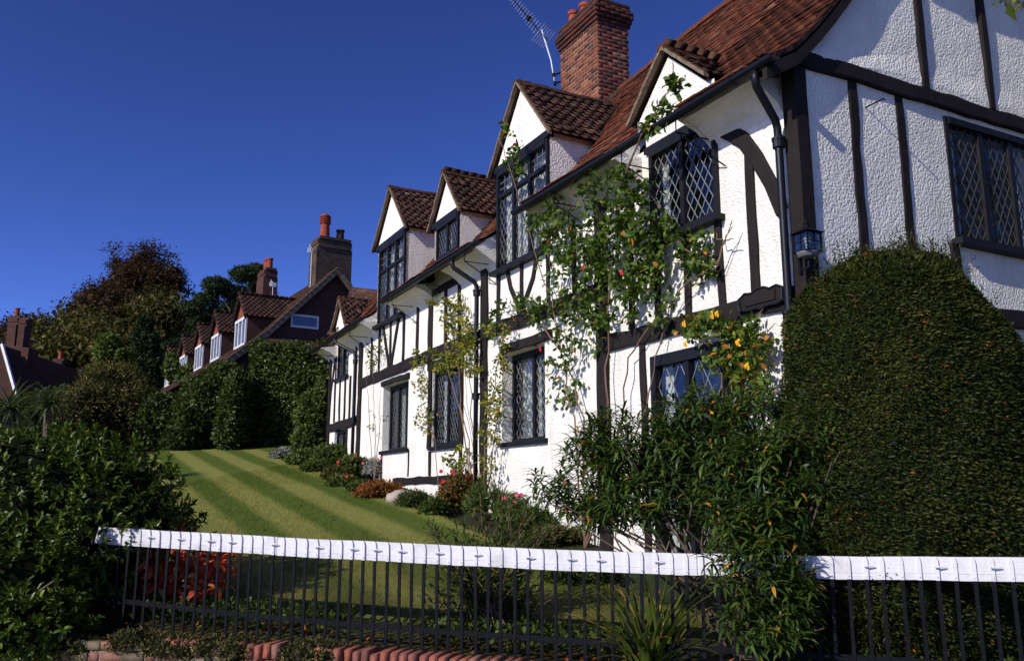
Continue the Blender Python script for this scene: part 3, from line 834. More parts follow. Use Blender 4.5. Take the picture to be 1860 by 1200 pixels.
# ------------------------------------------------------------------ windows
PANE_LEFT = [300]
def clip_rect(poly, x0, x1, y0, y1):
    for ax_, lim, sg in ((0, x0, 1), (0, x1, -1), (1, y0, 1), (1, y1, -1)):
        res = []
        for i in range(len(poly)):
            p, q = poly[i], poly[(i + 1) % len(poly)]
            fp = (p[ax_] - lim) * sg; fq = (q[ax_] - lim) * sg
            if fp >= 0: res.append(p)
            if (fp >= 0) != (fq >= 0):
                t = fp / (fp - fq); res.append((p[0] + (q[0] - p[0]) * t, p[1] + (q[1] - p[1]) * t))
        poly = res
        if len(poly) < 3: return []
    return poly
def window(root, fr, a0, a1, b0, b1, c, lights=2, transom=None, dw=.11, dh=.17, single=False, sill=.10, curtain=.5, fw=.055, proud=.03, top_grid=True, frame_mat='frame', sill_over=.06, lead_mat='lead'):
    f = MB()
    cb, cf = c - .05, c + proud
    f.box(fr, a0, a0 + fw, b0, b1, cb, cf); f.box(fr, a1 - fw, a1, b0, b1, cb, cf)
    f.box(fr, a0 + fw, a1 - fw, b1 - fw * 1.3, b1, cb, cf + .012); f.box(fr, a0 + fw, a1 - fw, b0, b0 + fw, cb, cf - .004)
    W = f.build('window', MAT[frame_mat], root)
    edges = np.linspace(a0 + fw, a1 - fw, lights + 1)
    mw = .032
    for e in edges[1:-1]:
        MB().box(fr, e - mw, e + mw, b0 + fw, b1 - fw * 1.3, cb + .004, cf - .006).build('mullion', MAT[frame_mat], W)
    if transom:
        for i in range(lights):
            MB().box(fr, edges[i] + mw, edges[i + 1] - mw, transom - .03, transom + .03, cb + .004, cf - .003).build('transom', MAT[frame_mat], W)
    if sill:
        MB().box(fr, a0 - sill_over, a1 + sill_over, b0 - .065, b0 - .002, c - .04, c + .02 + sill).build('sill', MAT[frame_mat], W)
    lead = MB(); joined = MB()
    for i in range(lights):
        x0 = edges[i] + (mw if i else 0); x1 = edges[i + 1] - (mw if i < lights - 1 else 0)
        cells = [(b0 + fw, (transom - .03) if transom else b1 - fw * 1.3, 'd')]
        if transom: cells.append((transom + .03, b1 - fw * 1.3, 'g' if top_grid else 'd'))
        for y0, y1, kind in cells:
            polys = []
            if kind == 'd':
                ww = (x1 - x0) / max(2, round((x1 - x0) / dw)); hh = (y1 - y0) / max(3, round((y1 - y0) / dh))
                for r_ in range(-1, int((y1 - y0) / hh * 2) + 3):
                    for k in range(-1, int((x1 - x0) / ww) + 2):
                        cx = x0 + k * ww + (ww / 2 if r_ % 2 else 0); cy = y0 + r_ * hh / 2
                        q = clip_rect([(cx - ww / 2, cy), (cx, cy - hh / 2), (cx + ww / 2, cy), (cx, cy + hh / 2)], x0, x1, y0, y1)
                        if len(q) >= 3: polys.append(q)
                # lead cames as thin strips along both diagonals
                t = .0045 if single else .0036
                sl = hh / ww
                for sg in (1, -1):
                    k0 = -int((y1 - y0) / hh) - 3
                    for k in range(k0, int((x1 - x0) / ww) - k0 + 3):
                        # line through (x0+(k+.5)*ww, y0) with slope sg*sl
                        xs = x0 + (k + .5) * ww
                        span = (y1 - y0)
                        p = (xs, y0); q2 = (xs + sg * span / sl, y1)
                        quad = clip_rect([(p[0] - t, p[1]), (p[0] + t, p[1]), (q2[0] + t, q2[1]), (q2[0] - t, q2[1])], x0, x1, y0, y1)
                        if len(quad) >= 3:
                            lead.prism([fr(a, b, c - .022) for a, b in quad], fr(0, 0, .008) - fr(0, 0, 0))
            else:
                gx = np.linspace(x0, x1, 4); gy = np.linspace(y0, y1, 4)
                for i1 in range(3):
                    for j1 in range(3):
                        polys.append([(gx[i1], gy[j1]), (gx[i1 + 1], gy[j1]), (gx[i1 + 1], gy[j1 + 1]), (gx[i1], gy[j1 + 1])])
                for g_ in gx[1:-1]: lead.box(fr, g_ - .006, g_ + .006, y0, y1, c - .022, c - .012)
                for g_ in gy[1:-1]: lead.box(fr, x0, x1, g_ - .006, g_ + .006, c - .021, c - .013)
            for q in polys:
                cx = sum(p[0] for p in q) / len(q); cy = sum(p[1] for p in q) / len(q)
                ta, tb = rng.normal(0, .018, 2)
                pts = [fr(a, b, c - .018 + (a - cx) * ta + (b - cy) * tb) for a, b in q]
                if single and PANE_LEFT[0] > 0 and len(q) >= 3:
                    PANE_LEFT[0] -= 1
                    MB().add(pts, [tuple(range(len(pts)))]).build('pane', MAT['glass'], W)
                else:
                    joined.add(pts, [tuple(range(len(pts)))])
    if lead.V: lead.build('lead_came', MAT[lead_mat if single else 'lead_dull'], W, kind='stuff')
    if joined.V: joined.build('pane', MAT['glass'], W, kind='stuff')
    # room behind
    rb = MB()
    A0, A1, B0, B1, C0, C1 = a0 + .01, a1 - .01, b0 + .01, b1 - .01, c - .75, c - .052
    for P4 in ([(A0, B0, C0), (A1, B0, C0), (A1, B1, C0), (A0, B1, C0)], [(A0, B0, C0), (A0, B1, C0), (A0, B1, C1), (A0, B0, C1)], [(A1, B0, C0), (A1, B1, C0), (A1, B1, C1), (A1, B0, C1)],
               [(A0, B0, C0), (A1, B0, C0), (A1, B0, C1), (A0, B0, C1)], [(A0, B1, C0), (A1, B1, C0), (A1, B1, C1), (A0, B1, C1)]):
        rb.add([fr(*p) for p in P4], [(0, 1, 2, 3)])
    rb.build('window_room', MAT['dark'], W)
    if curtain:
        for s0_, s1_ in ((a0 + .03, a0 + .03 + (a1 - a0) * curtain / 2), (a1 - .03 - (a1 - a0) * curtain / 2, a1 - .03)):
            cm = MB(); K = 26; V = []
            for k in range(K):
                a = s0_ + (s1_ - s0_) * k / (K - 1)
                d = .03 * math.sin(k * 1.45 + a0) + .012 * math.sin(k * .5)
                V += [fr(a, B0 + .02, c - .15 + d), fr(a, B1 - .01, c - .14 + d * .6)]
            cm.add(V, [(2 * k, 2 * k + 2, 2 * k + 3, 2 * k + 1) for k in range(K - 1)]).build('curtain', MAT['curtain'], W, smooth=True)
    return W
window(cottage, frF, *OP['W1'], .012, 2, None, .105, .17, True, .09, .25)
window(cottage, frG, *GWIN, .0, 3, None, .12, .185, True, .10, .35, proud=.02, lead_mat='lead_dark')
MB().tube([L(.02, -.89, 5.246), L(-.21, -.89, 5.25), L(-.215, -.89, 5.235)], .007, 6).build('wall_hook', MAT['iron'], cottage)
window(cottage, frF, *OP['GD'], .01, 2, None, .20, .42, True, 0, .3, fw=.09)
window(cottage, frF, *OP['G3'], -.19, 2, None, .11, .17, True, .22, .8)
window(cottage, frF, *OP['W2'], .012, 3, 6.10, .11, .17, False, .10, .96)
window(cottage, frF, *OP['W4'], .012, 3, 6.22, .11, .17, False, .10, .9)
window(cottage, frF, *OP['W3'], .012, 2, None, .11, .16, False, .05, .7)
window(cottage, frF, *OP['W5'], -.03, 2, None, .11, .17, False, .09, .6)
window(cottage, frF, *OP['G1'], -.17, 3, None, .11, .17, False, .20, .96)
window(cottage, frF, *OP['G2'], -.06, 2, None, .11, .17, False, .10, .7)
window(cottage, frF, *OP['GF'], -.08, 2, None, .11, .17, False, .08, .6)

# ------------------------------------------------------------------ roof
def tile_rows(face_pt, s_list, a_rng, ok, wid=.165, tlen=.19):
    """face_pt(a,s)->world point on the slope; s measured up the slope; ok(a,s)"""
    M = []; P = []
    for r_, s in enumerate(s_list):
        off = (wid / 2 if r_ % 2 else 0) + rng.normal(0, .008)
        rl = rng.rand() * .012; ph = rng.rand() * 6
        a = a_rng[0] + off - wid
        while a < a_rng[1] + wid:
            if ok(a, s):
                wt_ = wid; ac = a
                if a - wid / 2 < a_rng[0]:
                    wt_ = a + wid / 2 - a_rng[0]
                    if wt_ < .03: a += wid; continue
                    ac = a_rng[0] + wt_ / 2
                p0 = face_pt(ac, s); p1 = face_pt(ac, s + .12)
                px_ = face_pt(ac + .05, s) - p0
                y = p1 - p0; y = y / np.linalg.norm(y); x = px_ / np.linalg.norm(px_); z = np.cross(x, y); z = z / np.linalg.norm(z)
                if z[2] < 0: z = -z
                lift = .018 + rl * .6 + .005 * math.sin(ac * 5 + ph) + rng.rand() * .0025 + (.010 if rng.rand() < .03 else 0)
                y2 = y * math.cos(.10) - z * math.sin(.10 + rng.normal(0, .006)); z2 = np.cross(x, y2); z2 = z2 if z2[2] > 0 else -z2
                tw = rng.normal(0, .006)
                x2 = x * math.cos(tw) + z2 * math.sin(tw)
                M.append(np.stack([x2 * (wt_ - .0025), y2 * tlen, z2], axis=1)); P.append(p0 + z * lift + y * rng.normal(0, .003))
            a += wid + rng.normal(0, .0015)
    return M, P
PROF = [(.46, 0)]
# arclength table of the main slope
_v = np.linspace(.50, RIDGE_V, 120); _z = np.array([roof_rise(v) if v < .46 else -.02 for v in _v])
_s = np.concatenate([[0], np.cumsum(np.hypot(np.diff(_v), np.diff(_z)))])
def sv(s): return float(np.interp(s, _s, _v))
SMAX = _s[-1]
def main_pt(a, s):
    v = sv(s); return L(a, v, zroof(a, v))
CH = (6.45, 7.72, -2.12, -2.80)       # chimney u0,u1, v front, v back
def in_dormer(u, v, pad=0.0):
    for k, (d0, d1, zb, um, zt) in DORM.items():
        if d0 - pad < u < d1 + pad:
            half = (d1 - d0) / 2
            zd = zt + .05 - abs(u - um) / half * (zt - zb)
            if zroof(u, v) < zd - .02:
                if k == 'W3' and v > .03: return False
                return True
    return False
def main_ok(a, s):
    v = sv(s)
    if a < -.21 or a > 15.55: return False
    if a < hip_u(zroof(a, v)) - .10: return False
    if a > 12.7 and v < -1.45: return False
    if in_dormer(a, v): return False
    if CH[0] - .02 < a < CH[1] + .02 and v < CH[2] + .02: return False
    return True
roof = MB()
uu = np.concatenate([np.linspace(-.17, 12.7, 92)])
def deck(u0, u1, vmin):
    us = np.linspace(u0, u1, max(2, int((u1 - u0) / .12))); vs = [v for v in np.linspace(.44, vmin, 30)]
    for i in range(len(us) - 1):
        for j in range(len(vs) - 1):
            um, vm = (us[i] + us[i + 1]) / 2, (vs[j] + vs[j + 1]) / 2
            if in_dormer(um, vm, .02) or um < hip_u(zroof(um, vm)) - .03: continue
            q = [L(u, v, zroof(u, v) - .012) for u, v in ((us[i], vs[j]), (us[i + 1], vs[j]), (us[i + 1], vs[j + 1]), (us[i], vs[j + 1]))]
            roof.add(q, [(0, 1, 2, 3)])
deck(-.12, 12.7, RIDGE_V); deck(12.7, 15.55, -1.45)
# rear slope
us = np.linspace(-.17, 12.7, 40)
for i in range(len(us) - 1):
    t0, t1 = max(us[i], 1.0), max(us[i + 1], 1.001)
    roof.add([L(t0, RIDGE_V, zroof(t0, RIDGE_V)), L(t1, RIDGE_V, zroof(t1, RIDGE_V)), L(us[i + 1], -5.6, 5.6), L(us[i], -5.6, 5.6)], [(0, 1, 2, 3)])
roof.add([L(12.7, -1.45, zroof(12.7, -1.45)), L(15.55, -1.45, zroof(15.5, -1.45)), L(15.55, -4.2, 5.0), L(12.7, -4.2, 5.0)], [(0, 1, 2, 3)])
roof.add([L(12.7, .3, 5.2), L(12.7, RIDGE_V, zroof(12.7, RIDGE_V) - .02), L(12.7, -5.5, 5.3)], [(0, 1, 2)])
roof.prism([L(-.20, -1.24, HIP_Z), L(-.20, -4.06, HIP_Z), L(1.0, -2.65, 8.76)], -Zv * .06)
ROOF = roof.build('roof', MAT['tile_dark'], cottage)
rows = np.arange(0.0, SMAX - .06, .102)
M1, P1 = tile_rows(main_pt, rows, (-.12, 15.55), main_ok)
_hl = math.hypot(1.2, 1.61)
def hip_pt(a, s): return L(-.21 + 1.2 * s / _hl, -a, HIP_Z + 1.61 * s / _hl)
Mh, Ph = tile_rows(hip_pt, np.arange(0, _hl - .1, .102), (1.1, 4.2), lambda a, s: abs(a - 2.65) < 1.38 * (1 - s / _hl))
M1 += Mh; P1 += Ph
tint1 = np.clip(rng.normal(.55, .19, len(P1)), 0, 1)
# dormer roofs
M2, P2 = [], []
for k, (d0, d1, zb, um, zt) in DORM.items():
    half = (d1 - d0) / 2 + (.12 if k != 'W1' else .06)
    slope = (zt - zb) / ((d1 - d0) / 2)
    zt2 = zt + .08
    hyp = math.hypot(1, slope)
    front = .10
    dm = MB()
    for sg in (-1, 1):
        def fp(a, s, sg=sg):        # a: along the ridge (backwards), s: up the slope from the eave
            h = half - s / hyp
            return L(um + sg * h, front - a, zt2 - slope * h + .03 * max(0, h / half - .7) * 2 - .02 * math.sin(max(0, min(1, a / 1.8)) * math.pi))
        smax = half * hyp
        def ok(a, s, sg=sg, fp=fp):
            if a < -.09 or a > 3.2: return False
            p = fp(a, s + .06); l = p - O
            u_, v_ = l @ U, l @ N
            return p[2] > zroof(u_, v_) - .03 and v_ > RIDGE_V
        m_, p_ = tile_rows(fp, np.arange(0, smax - .05, .10), (0.0, 3.2), ok, .16, .18)
        M2 += m_; P2 += p_
        # boarding under the tiles
        for i in range(16):
            x0_, x1_ = i * .2, i * .2 + .2
            q = [fp(x0_, 0), fp(x1_, 0), fp(x1_, smax), fp(x0_, smax)]
            if (q[2] - O) @ N < RIDGE_V - .2: break
            dm.add([p - Zv * .014 for p in q], [(0, 1, 2, 3)])
    D = dm.build('dormer_roof', MAT['tile_dark'], cottage)
    # mortared verge strips and ridge tiles
    for sg in (-1, 1):
        vb = MB(); V = []
        for i in range(9):
            t = i / 8; h = half * (1 - t)
            zz = zt2 - slope * h
            w = .008 * smooth_noise(i * 1.3, um + sg)
            V += [L(um + sg * h, front - .05, zz - .022 + w), L(um + sg * h, front + .008 + w, zz - .018 + w), L(um + sg * h, front + .010 + w, zz + .030 + w), L(um + sg * h, front - .05, zz + .034 + w)]
        F = [(i * 4 + j, i * 4 + (j + 1) % 4, i * 4 + 4 + (j + 1) % 4, i * 4 + 4 + j) for i in range(8) for j in range(4)] + [(0, 1, 2, 3), (32, 33, 34, 35)]
        vb.add(V, F).build('verge', MAT['verge'], D)
    a = -.02; back = 0
    while a < 3:
        p = L(um, front - a, zt2 + .02); l0 = zroof(um, front - a - .3)
        if l0 > zt2 + .02: break
        rt = MB()
        prof = [(x_ * .62, y_ * .62 - .01) for x_, y_ in [(-.11, -.085), (-.06, .0), (0, .035), (.06, .0), (.11, -.085), (.09, -.095), (0, .01), (-.09, -.095)]]
        j1 = rng.normal(0, .006)
        rt.prism([L(um + x_, front - a, zt2 + .035 + y_ + j1) for x_, y_ in prof], -N * .30)
        rt.build('ridge_tile', MAT['tile_dark'] if k != 'W1' else MAT['tile'], D)
        a += .305
    # gable triangle and cheeks
    gt = MB()
    def tri_row(i, K=7):
        t = i / K; h = (d1 - d0) / 2 * (1 - t) * .985
        return um - h, um + h, zb + (zt - zb) * t
    for i in range(7):
        l0_, r0_, z0_ = tri_row(i); l1_, r1_, z1_ = tri_row(i + 1)
        gt.add([L(l0_, .006, z0_), L(r0_, .006, z0_), L(r1_, .006, z1_), L(l1_, .006, z1_)], [(0, 1, 2, 3)])
    gt.build('dormer_gable', MAT['plaster'], cottage)
    for uc in (d0 + .03, d1 - .03):
        ck = MB()
        vb_ = 0.0
        while zroof(uc, vb_) < zb + .05 and vb_ > RIDGE_V: vb_ -= .02
        vs = np.linspace(.005, vb_ - .1, 8)
        for i in range(7):
            ck.add([L(uc, vs[i], min(zroof(uc, vs[i]) - .15, zb)), L(uc, vs[i + 1], min(zroof(uc, vs[i + 1]) - .15, zb)), L(uc, vs[i + 1], zb + .06), L(uc, vs[i], zb + .06)], [(0, 1, 2, 3)])
        ck.build('dormer_cheek', MAT['plaster'], cottage)
    if k in ('W1', 'W2', 'W4'):
        for uc in (d0 + .02, d1 - .02):
            e = MB(); zz = ze(uc)
            e.prism([L(uc, -.02, zz - .30), L(uc, .06, zz - .22), L(uc, .20, zz - .13), L(uc, .40, zz - .06), L(uc, .44, zz - .012), L(uc, .08, zz + .19), L(uc, -.02, zz + .28)], U * (.03 if uc > um else -.03))
            e.build('eave_end', MAT['plaster'], cottage)
    # dark head board under the gable triangle
    a0, a1, b0, b1 = OP[k]
    if k != 'W1' and k != 'W5':
        MB().box(frF, d0 + .01, d1 - .01, b1 + .002, b1 + .10, -.04, .055).build('window_head', MAT['frame'], cottage)
    else:
        MB().box(frF, a0 - .08, a1 + .08, b1 + .002, b1 + .07, -.04, .045).build('window_head', MAT['frame'], cottage)
tint2 = np.clip(rng.normal(.50, .17, len(P2)), 0, 1)
nM = pieces('tile', TILE, np.array(M1), np.array(P1), tint1, MAT['tile'], ROOF, 220)
# dormer tiles
pieces('tile', TILE, np.array(M2), np.array(P2), tint2, MAT['tile_dark'], ROOF, 80)
# main ridge tiles
uR = 1.0
while uR < 12.6:
    if not (CH[0] - .1 < uR < CH[1] - .1):
        zr_ = zroof(uR, RIDGE_V) + .03 + rng.normal(0, .006)
        MB().prism([L(uR, RIDGE_V + x_, zr_ + y_) for x_, y_ in [(-.14, -.12), (-.08, .0), (0, .045), (.08, .0), (.14, -.12), (.11, -.13), (0, .015), (-.11, -.13)]], U * .32).build('ridge_tile', MAT['tile'], ROOF)
    uR += .325
uR = 12.75
while uR < 15.4:
    zr_ = zroof(uR, -1.45) + .03
    MB().prism([L(uR, -1.45 + x_, zr_ + y_) for x_, y_ in [(-.14, -.12), (-.08, .0), (0, .045), (.08, .0), (.14, -.12), (.11, -.13), (0, .015), (-.11, -.13)]], U * .32).build('ridge_tile', MAT['tile'], ROOF)
    uR += .325
# verge on the gable end: mortar bed, dark barge board
vb = MB(); V = []
vs = np.linspace(.46, -1.30, 34)
for i, v in enumerate(vs):
    z = zroof(-.16, v); w = .006 * smooth_noise(i * .8, 2)
    V += [L(-.115 + w, v, z - .03), L(-.05, v, z - .03), L(-.05, v, z + .022), L(-.115 + w, v, z + .022)]
F = [(i * 4 + j, i * 4 + (j + 1) % 4, i * 4 + 4 + (j + 1) % 4, i * 4 + 4 + j) for i in range(33) for j in range(4)] + [(0, 1, 2, 3), (132, 133, 134, 135)]
vb.add(V, F).build('verge', MAT['tile_dark'], ROOF)
bb = MB(); V = []
for i, v in enumerate(vs):
    z = zroof(-.16, v)
    V += [L(-.115, v, z - .19), L(-.06, v, z - .19), L(-.06, v, z - .06), L(-.115, v, z - .06)]
bb.add(V, F).build('barge_board', MAT['timber'], cottage)
so = MB(); 
for i in range(len(vs) - 1):
    so.add([L(-.11, vs[i], zroof(-.16, vs[i]) - .07), L(.02, vs[i], zroof(0, vs[i]) - .07), L(.02, vs[i + 1], zroof(0, vs[i + 1]) - .07), L(-.11, vs[i + 1], zroof(-.16, vs[i + 1]) - .07)], [(0, 1, 2, 3)])
so.build('verge_soffit', MAT['timber'], cottage)
# far slope of the gable (off to the right) so that its verge throws the same shadow
vb2 = MB(); V = []
for i in range(12):
    t = i / 11; v = -4.0 + (-5.6 + 4.0) * t; z = HIP_Z + (5.6 - HIP_Z) * t
    V += [L(-.12, v, z - .19), L(-.06, v, z - .19), L(-.06, v, z + .02), L(-.12, v, z + .02)]
vb2.add(V, [(i * 4 + j, i * 4 + (j + 1) % 4, i * 4 + 4 + (j + 1) % 4, i * 4 + 4 + j) for i in range(11) for j in range(4)] + [(0, 1, 2, 3), (44, 45, 46, 47)]).build('barge_board', MAT['timber'], cottage)

# coved plaster soffits between the dormers, with closed ends
for s0_, s1_ in ((.18, 1.14), (2.36, 4.44), (6.14, 7.48), (8.66, 10.14), (11.80, 13.85), (14.85, 15.5)):
    sf = MB(); K = max(2, int((s1_ - s0_) / .3)); xs = np.linspace(s0_, s1_, K); V = []
    sec = [(0, -.28), (.06, -.20), (.20, -.11), (.37, -.055), (.37, -.02), (0, .05)]
    for x_ in xs:
        V += [L(x_, c_, ze(x_) + d_) for c_, d_ in sec]
    F = [(i * 6 + j, i * 6 + (j + 1) % 6, i * 6 + 6 + (j + 1) % 6, i * 6 + 6 + j) for i in range(K - 1) for j in range(6)] + [tuple(range(6)), tuple((K - 1) * 6 + j for j in range(6))]
    sf.add(V, F).build('soffit', MAT['plaster'], cottage)
# gutters (half round), brackets, downpipes
def gutter(u0, u1):
    g = MB(); us = np.linspace(u0, u1, max(2, int((u1 - u0) / .4))); V = []
    sec = [(.060 * math.cos(t), .060 * math.sin(t)) for t in np.linspace(math.pi, 2 * math.pi, 7)]
    sec = sec + [(x_ * .86, y_ * .86) for x_, y_ in sec[::-1]]
    n_ = len(sec)
    for u_ in us:
        V += [L(u_, .46 + x_, ze(u_) - .012 + y_) for x_, y_ in sec]
    g.add(V, [(i * n_ + j, i * n_ + (j + 1) % n_, i * n_ + n_ + (j + 1) % n_, i * n_ + n_ + j) for i in range(len(us) - 1) for j in range(n_)] + [tuple(range(n_)), tuple((len(us) - 1) * n_ + j for j in range(n_))])
    G_ = g.build('gutter', MAT['pipe'], cottage)
    u_ = u0 + .5
    while u_ < u1:
        jn = MB(); V = [L(u_ + du, .46 + x_ * 1.12, ze(u_) - .012 + y_ * 1.12) for du in (0, .05) for x_, y_ in sec]
        jn.add(V, [(j, (j + 1) % n_, n_ + (j + 1) % n_, n_ + j) for j in range(n_)]).build('gutter_joint', MAT['pipe'], G_)
        u_ += 1.83
gutter(-.22, 4.66); gutter(5.66, 10.16); gutter(11.35, 15.6)
def downpipe(pts, collars):
    d = MB(); d.tube(pts, .037, 10)
    D = d.build('downpipe', MAT['pipe'], cottage, smooth=True)
    for c_ in collars:
        MB().lathe(c_, [(.043, -.05), (.056, -.045), (.056, .02), (.062, .025), (.062, .05), (.043, .055)], 12).build('collar', MAT['pipe'], D)
def swan(u_top, ub, z_low, zt):
    return [L(u_top, .46, zt - .05), L(u_top, .46, zt - .12), L(u_top + (ub - u_top) * .1, .44, zt - .18), L(u_top + (ub - u_top) * .9, .14, zt - .40), L(ub, .11, zt - .47), L(ub, .105, zt - .6), L(ub, .105, (z_low + zt) / 2), L(ub, .105, z_low)]
u1_, z1_ = fuz(1418, 235, .105)
downpipe(swan(.03, .15, .6, 5.36), [L(.15, .105, z) for z in (4.75, 3.15)])
downpipe(swan(6.78, 6.62, 1.6, 5.30), [L(6.62, .105, z) for z in (4.72, 3.1)])
downpipe(swan(13.4, 12.98, 1.9, 5.12), [L(12.98, .105, z) for z in (4.5, 3.2)])
for u_ in (1.15, 2.1, 3.6, 6.3, 7.9, 9.6, 12.3, 14.9):
    zz = ze(u_)
    br = MB()
    br.tube([L(u_, .02, zz - .20), L(u_, .47, zz - .20)], .008, 5)
    br.tube([L(u_ - .2, .02, zz - .55), L(u_, .46, zz - .2), L(u_, .46, zz - .06)], .008, 5)
    br.build('gutter_bracket', MAT['iron'], cottage)

# chimney: every brick its own piece, mortar core behind
c0u, c1u, c0v, c1v = CH
ch = MB(); ch.box(frF, c0u + .003, c1u - .003, 6.6, 10.30, c1v + .003, c0v - .003)
CHIM = ch.build('chimney', MAT['mortar'], cottage)
M3, P3 = [], []
def brick_face(fr2, a0, a1, z0, z1, corbel):
    z = z0; r_ = 0
    while z < z1 - .03:
        ex = corbel(z)
        a = a0 - ex; first = .1075 if r_ % 2 else .218
        while a < a1 + ex - .02:
            w = min(first, a1 + ex - a); first = .218
            if w > .04:
                d = .10; jit = rng.normal(0, .002)
                c_ = fr2(a + w / 2, z + .0325 + rng.normal(0, .0015), ex - d / 2 + .003 + jit)
                X = fr2(1, 0, 0) - fr2(0, 0, 0); Yv = fr2(0, 0, 1) - fr2(0, 0, 0)
                tw = rng.normal(0, .012)
                X2 = X * math.cos(tw) + Yv * math.sin(tw); Y2 = Yv * math.cos(tw) - X * math.sin(tw)
                M3.append(np.stack([X2 * (w - .011), Y2 * d, Zv * .064], axis=1)); P3.append(c_)
            a += w
        z += .0745; r_ += 1
def corb(z):
    return .0 if z < 9.86 else (.03 if z < 9.93 else (.055 if z < 10.00 else (.075 if z < 10.20 else .04)))
brick_face(lambda a, b, c: L(a, c0v + c, b), c0u, c1u, 7.75, 10.30, corb)
brick_face(lambda a, b, c: L(c0u - c, c0v - a, b), 0, c0v - c1v, 7.75, 10.30, corb)
brick_face(lambda a, b, c: L(c1u + c, c0v - a, b), 0, c0v - c1v, 7.75, 10.30, corb)
brick_face(lambda a, b, c: L(a, c1v - c, b), c0u, c1u, 7.75, 10.30, corb)
M3 = np.array(M3); P3 = np.array(P3)
tint3 = np.clip(rng.normal(.52, .2, len(P3)), 0, 1)
tint3[P3[:, 2] > 9.85] *= .3
# stained bricks: whole bricks burnt dark
tint3[rng.rand(len(P3)) < .12] *= .4
front_ = ((P3 - L(c0u + .3, c0v - .2, 0)) @ N > -.05) | ((P3 - L(c0u, c0v, 0)) @ U < .05)
pieces('brick', BRICK, M3[front_], P3[front_], tint3[front_], MAT['brick'], CHIM, 300)
scatter('brick', BRICK, M3[~front_], P3[~front_], tint3[~front_], MAT['brick'], CHIM, kind='stuff')
MB().box(frF, c0u - .03, c1u + .03, 10.302, 10.35, c1v - .03, c0v + .03).build('chimney_cap', MAT['tile_dark'], CHIM)
for (u_, v_, r_, h_) in ((6.75, -2.45, .15, .42), (7.25, -2.40, .12, .38), (7.55, -2.32, .10, .36)):
    MB().lathe(L(u_, v_, 10.34), [(r_ * 1.05, 0), (r_, .05), (r_ * .88, h_ * .8), (r_ * 1.06, h_ * .82), (r_ * 1.08, h_), (r_ * .8, h_), (r_ * .75, h_ * .5)], 16).build('chimney_pot', MAT['pot'], CHIM, smooth=False)
MB().box(frF, c0u - .10, c0u - .01, 0, 0, 0, 0) if False else None
fl = MB(); 
for i in range(8):
    v0 = c0v + .05 - i * .085; v1 = v0 - .085
    fl.add([L(c0u - .014, v0, zroof(c0u, v0) + .02), L(c0u - .014, v1, zroof(c0u, v1) + .02), L(c0u - .014, v1, zroof(c0u, v1) + .12), L(c0u - .014, v0, zroof(c0u, v0) + .12)], [(0, 1, 2, 3)])
fl.build('flashing', MAT['verge'], CHIM)

# ------------------------------------------------------------------ lantern, name board, aerial
lb = L(-.13, .13, 3.66)
lan = thing('wall_lantern', 'small black metal lantern with glass panes on the cottage corner post', 'lantern', lb)
def frLn(a, b, c): return lb + (-N) * a * .74 + Zv * b * .74 + (-U) * c * .74
hw = .105
for a, c in ((-hw, -hw), (hw, -hw), (hw, hw), (-hw, hw)):
    MB().box(frLn, a - .009, a + .009, 0, .215, c - .009, c + .009).build('lantern_corner', MAT['iron'], lan)
MB().box(frLn, -.12, .12, -.012, 0, -.12, .12).build('lantern_base', MAT['iron'], lan)
rf = MB(); q = [frLn(a, .217, c) for a, c in ((-.14, -.14), (.14, -.14), (.14, .14), (-.14, .14))] + [frLn(a, .29, c) for a, c in ((-.03, -.03), (.03, -.03), (.03, .03), (-.03, .03))]
rf.hexa(q).build('lantern_roof', MAT['iron'], lan)
MB().lathe(frLn(0, .29, 0), [(.03, 0), (.022, .02), (.028, .035), (.006, .08)], 8).build('finial', MAT['iron'], lan)
MB().lathe(frLn(0, -.012, 0), [(.02, -.05), (.075, -.035), (.095, -.012), (.10, 0)], 12).build('lantern_bowl', MAT['lead'], lan)
for i in range(4):
    th = i * math.pi / 2
    ca, sa = math.cos(th), math.sin(th)
    def frS(a, b, c, ca=ca, sa=sa): return frLn(a * ca - c * sa, b, a * sa + c * ca)
    MB().box(frS, -hw + .01, hw - .01, .005, .21, hw - .004, hw - .001).build('lantern_pane', MAT['glass'], lan)
    g = MB(); g.box(frS, -.004, .004, .0, .213, hw - .001, hw + .006); g.box(frS, -hw, hw, .104, .112, hw - .0005, hw + .0055)
    g.build('glazing_bar', MAT['iron'], lan)
MB().lathe(frLn(0, .0, 0), [(.018, 0), (.018, .07), (.03, .08), (.032, .13), (.012, .16)], 10).build('bulb', MAT['white_paint'], lan)
br = MB(); br.box(frLn, -.02, .02, -.25, .20, -.11 - .03, -.11); br.box(frLn, -.012, .012, -.20, -.17, -.12, .0); br.tube([frLn(0, -.18, 0), frLn(0, -.05, 0)], .012, 6)
br.build('lantern_bracket', MAT['iron'], lan)

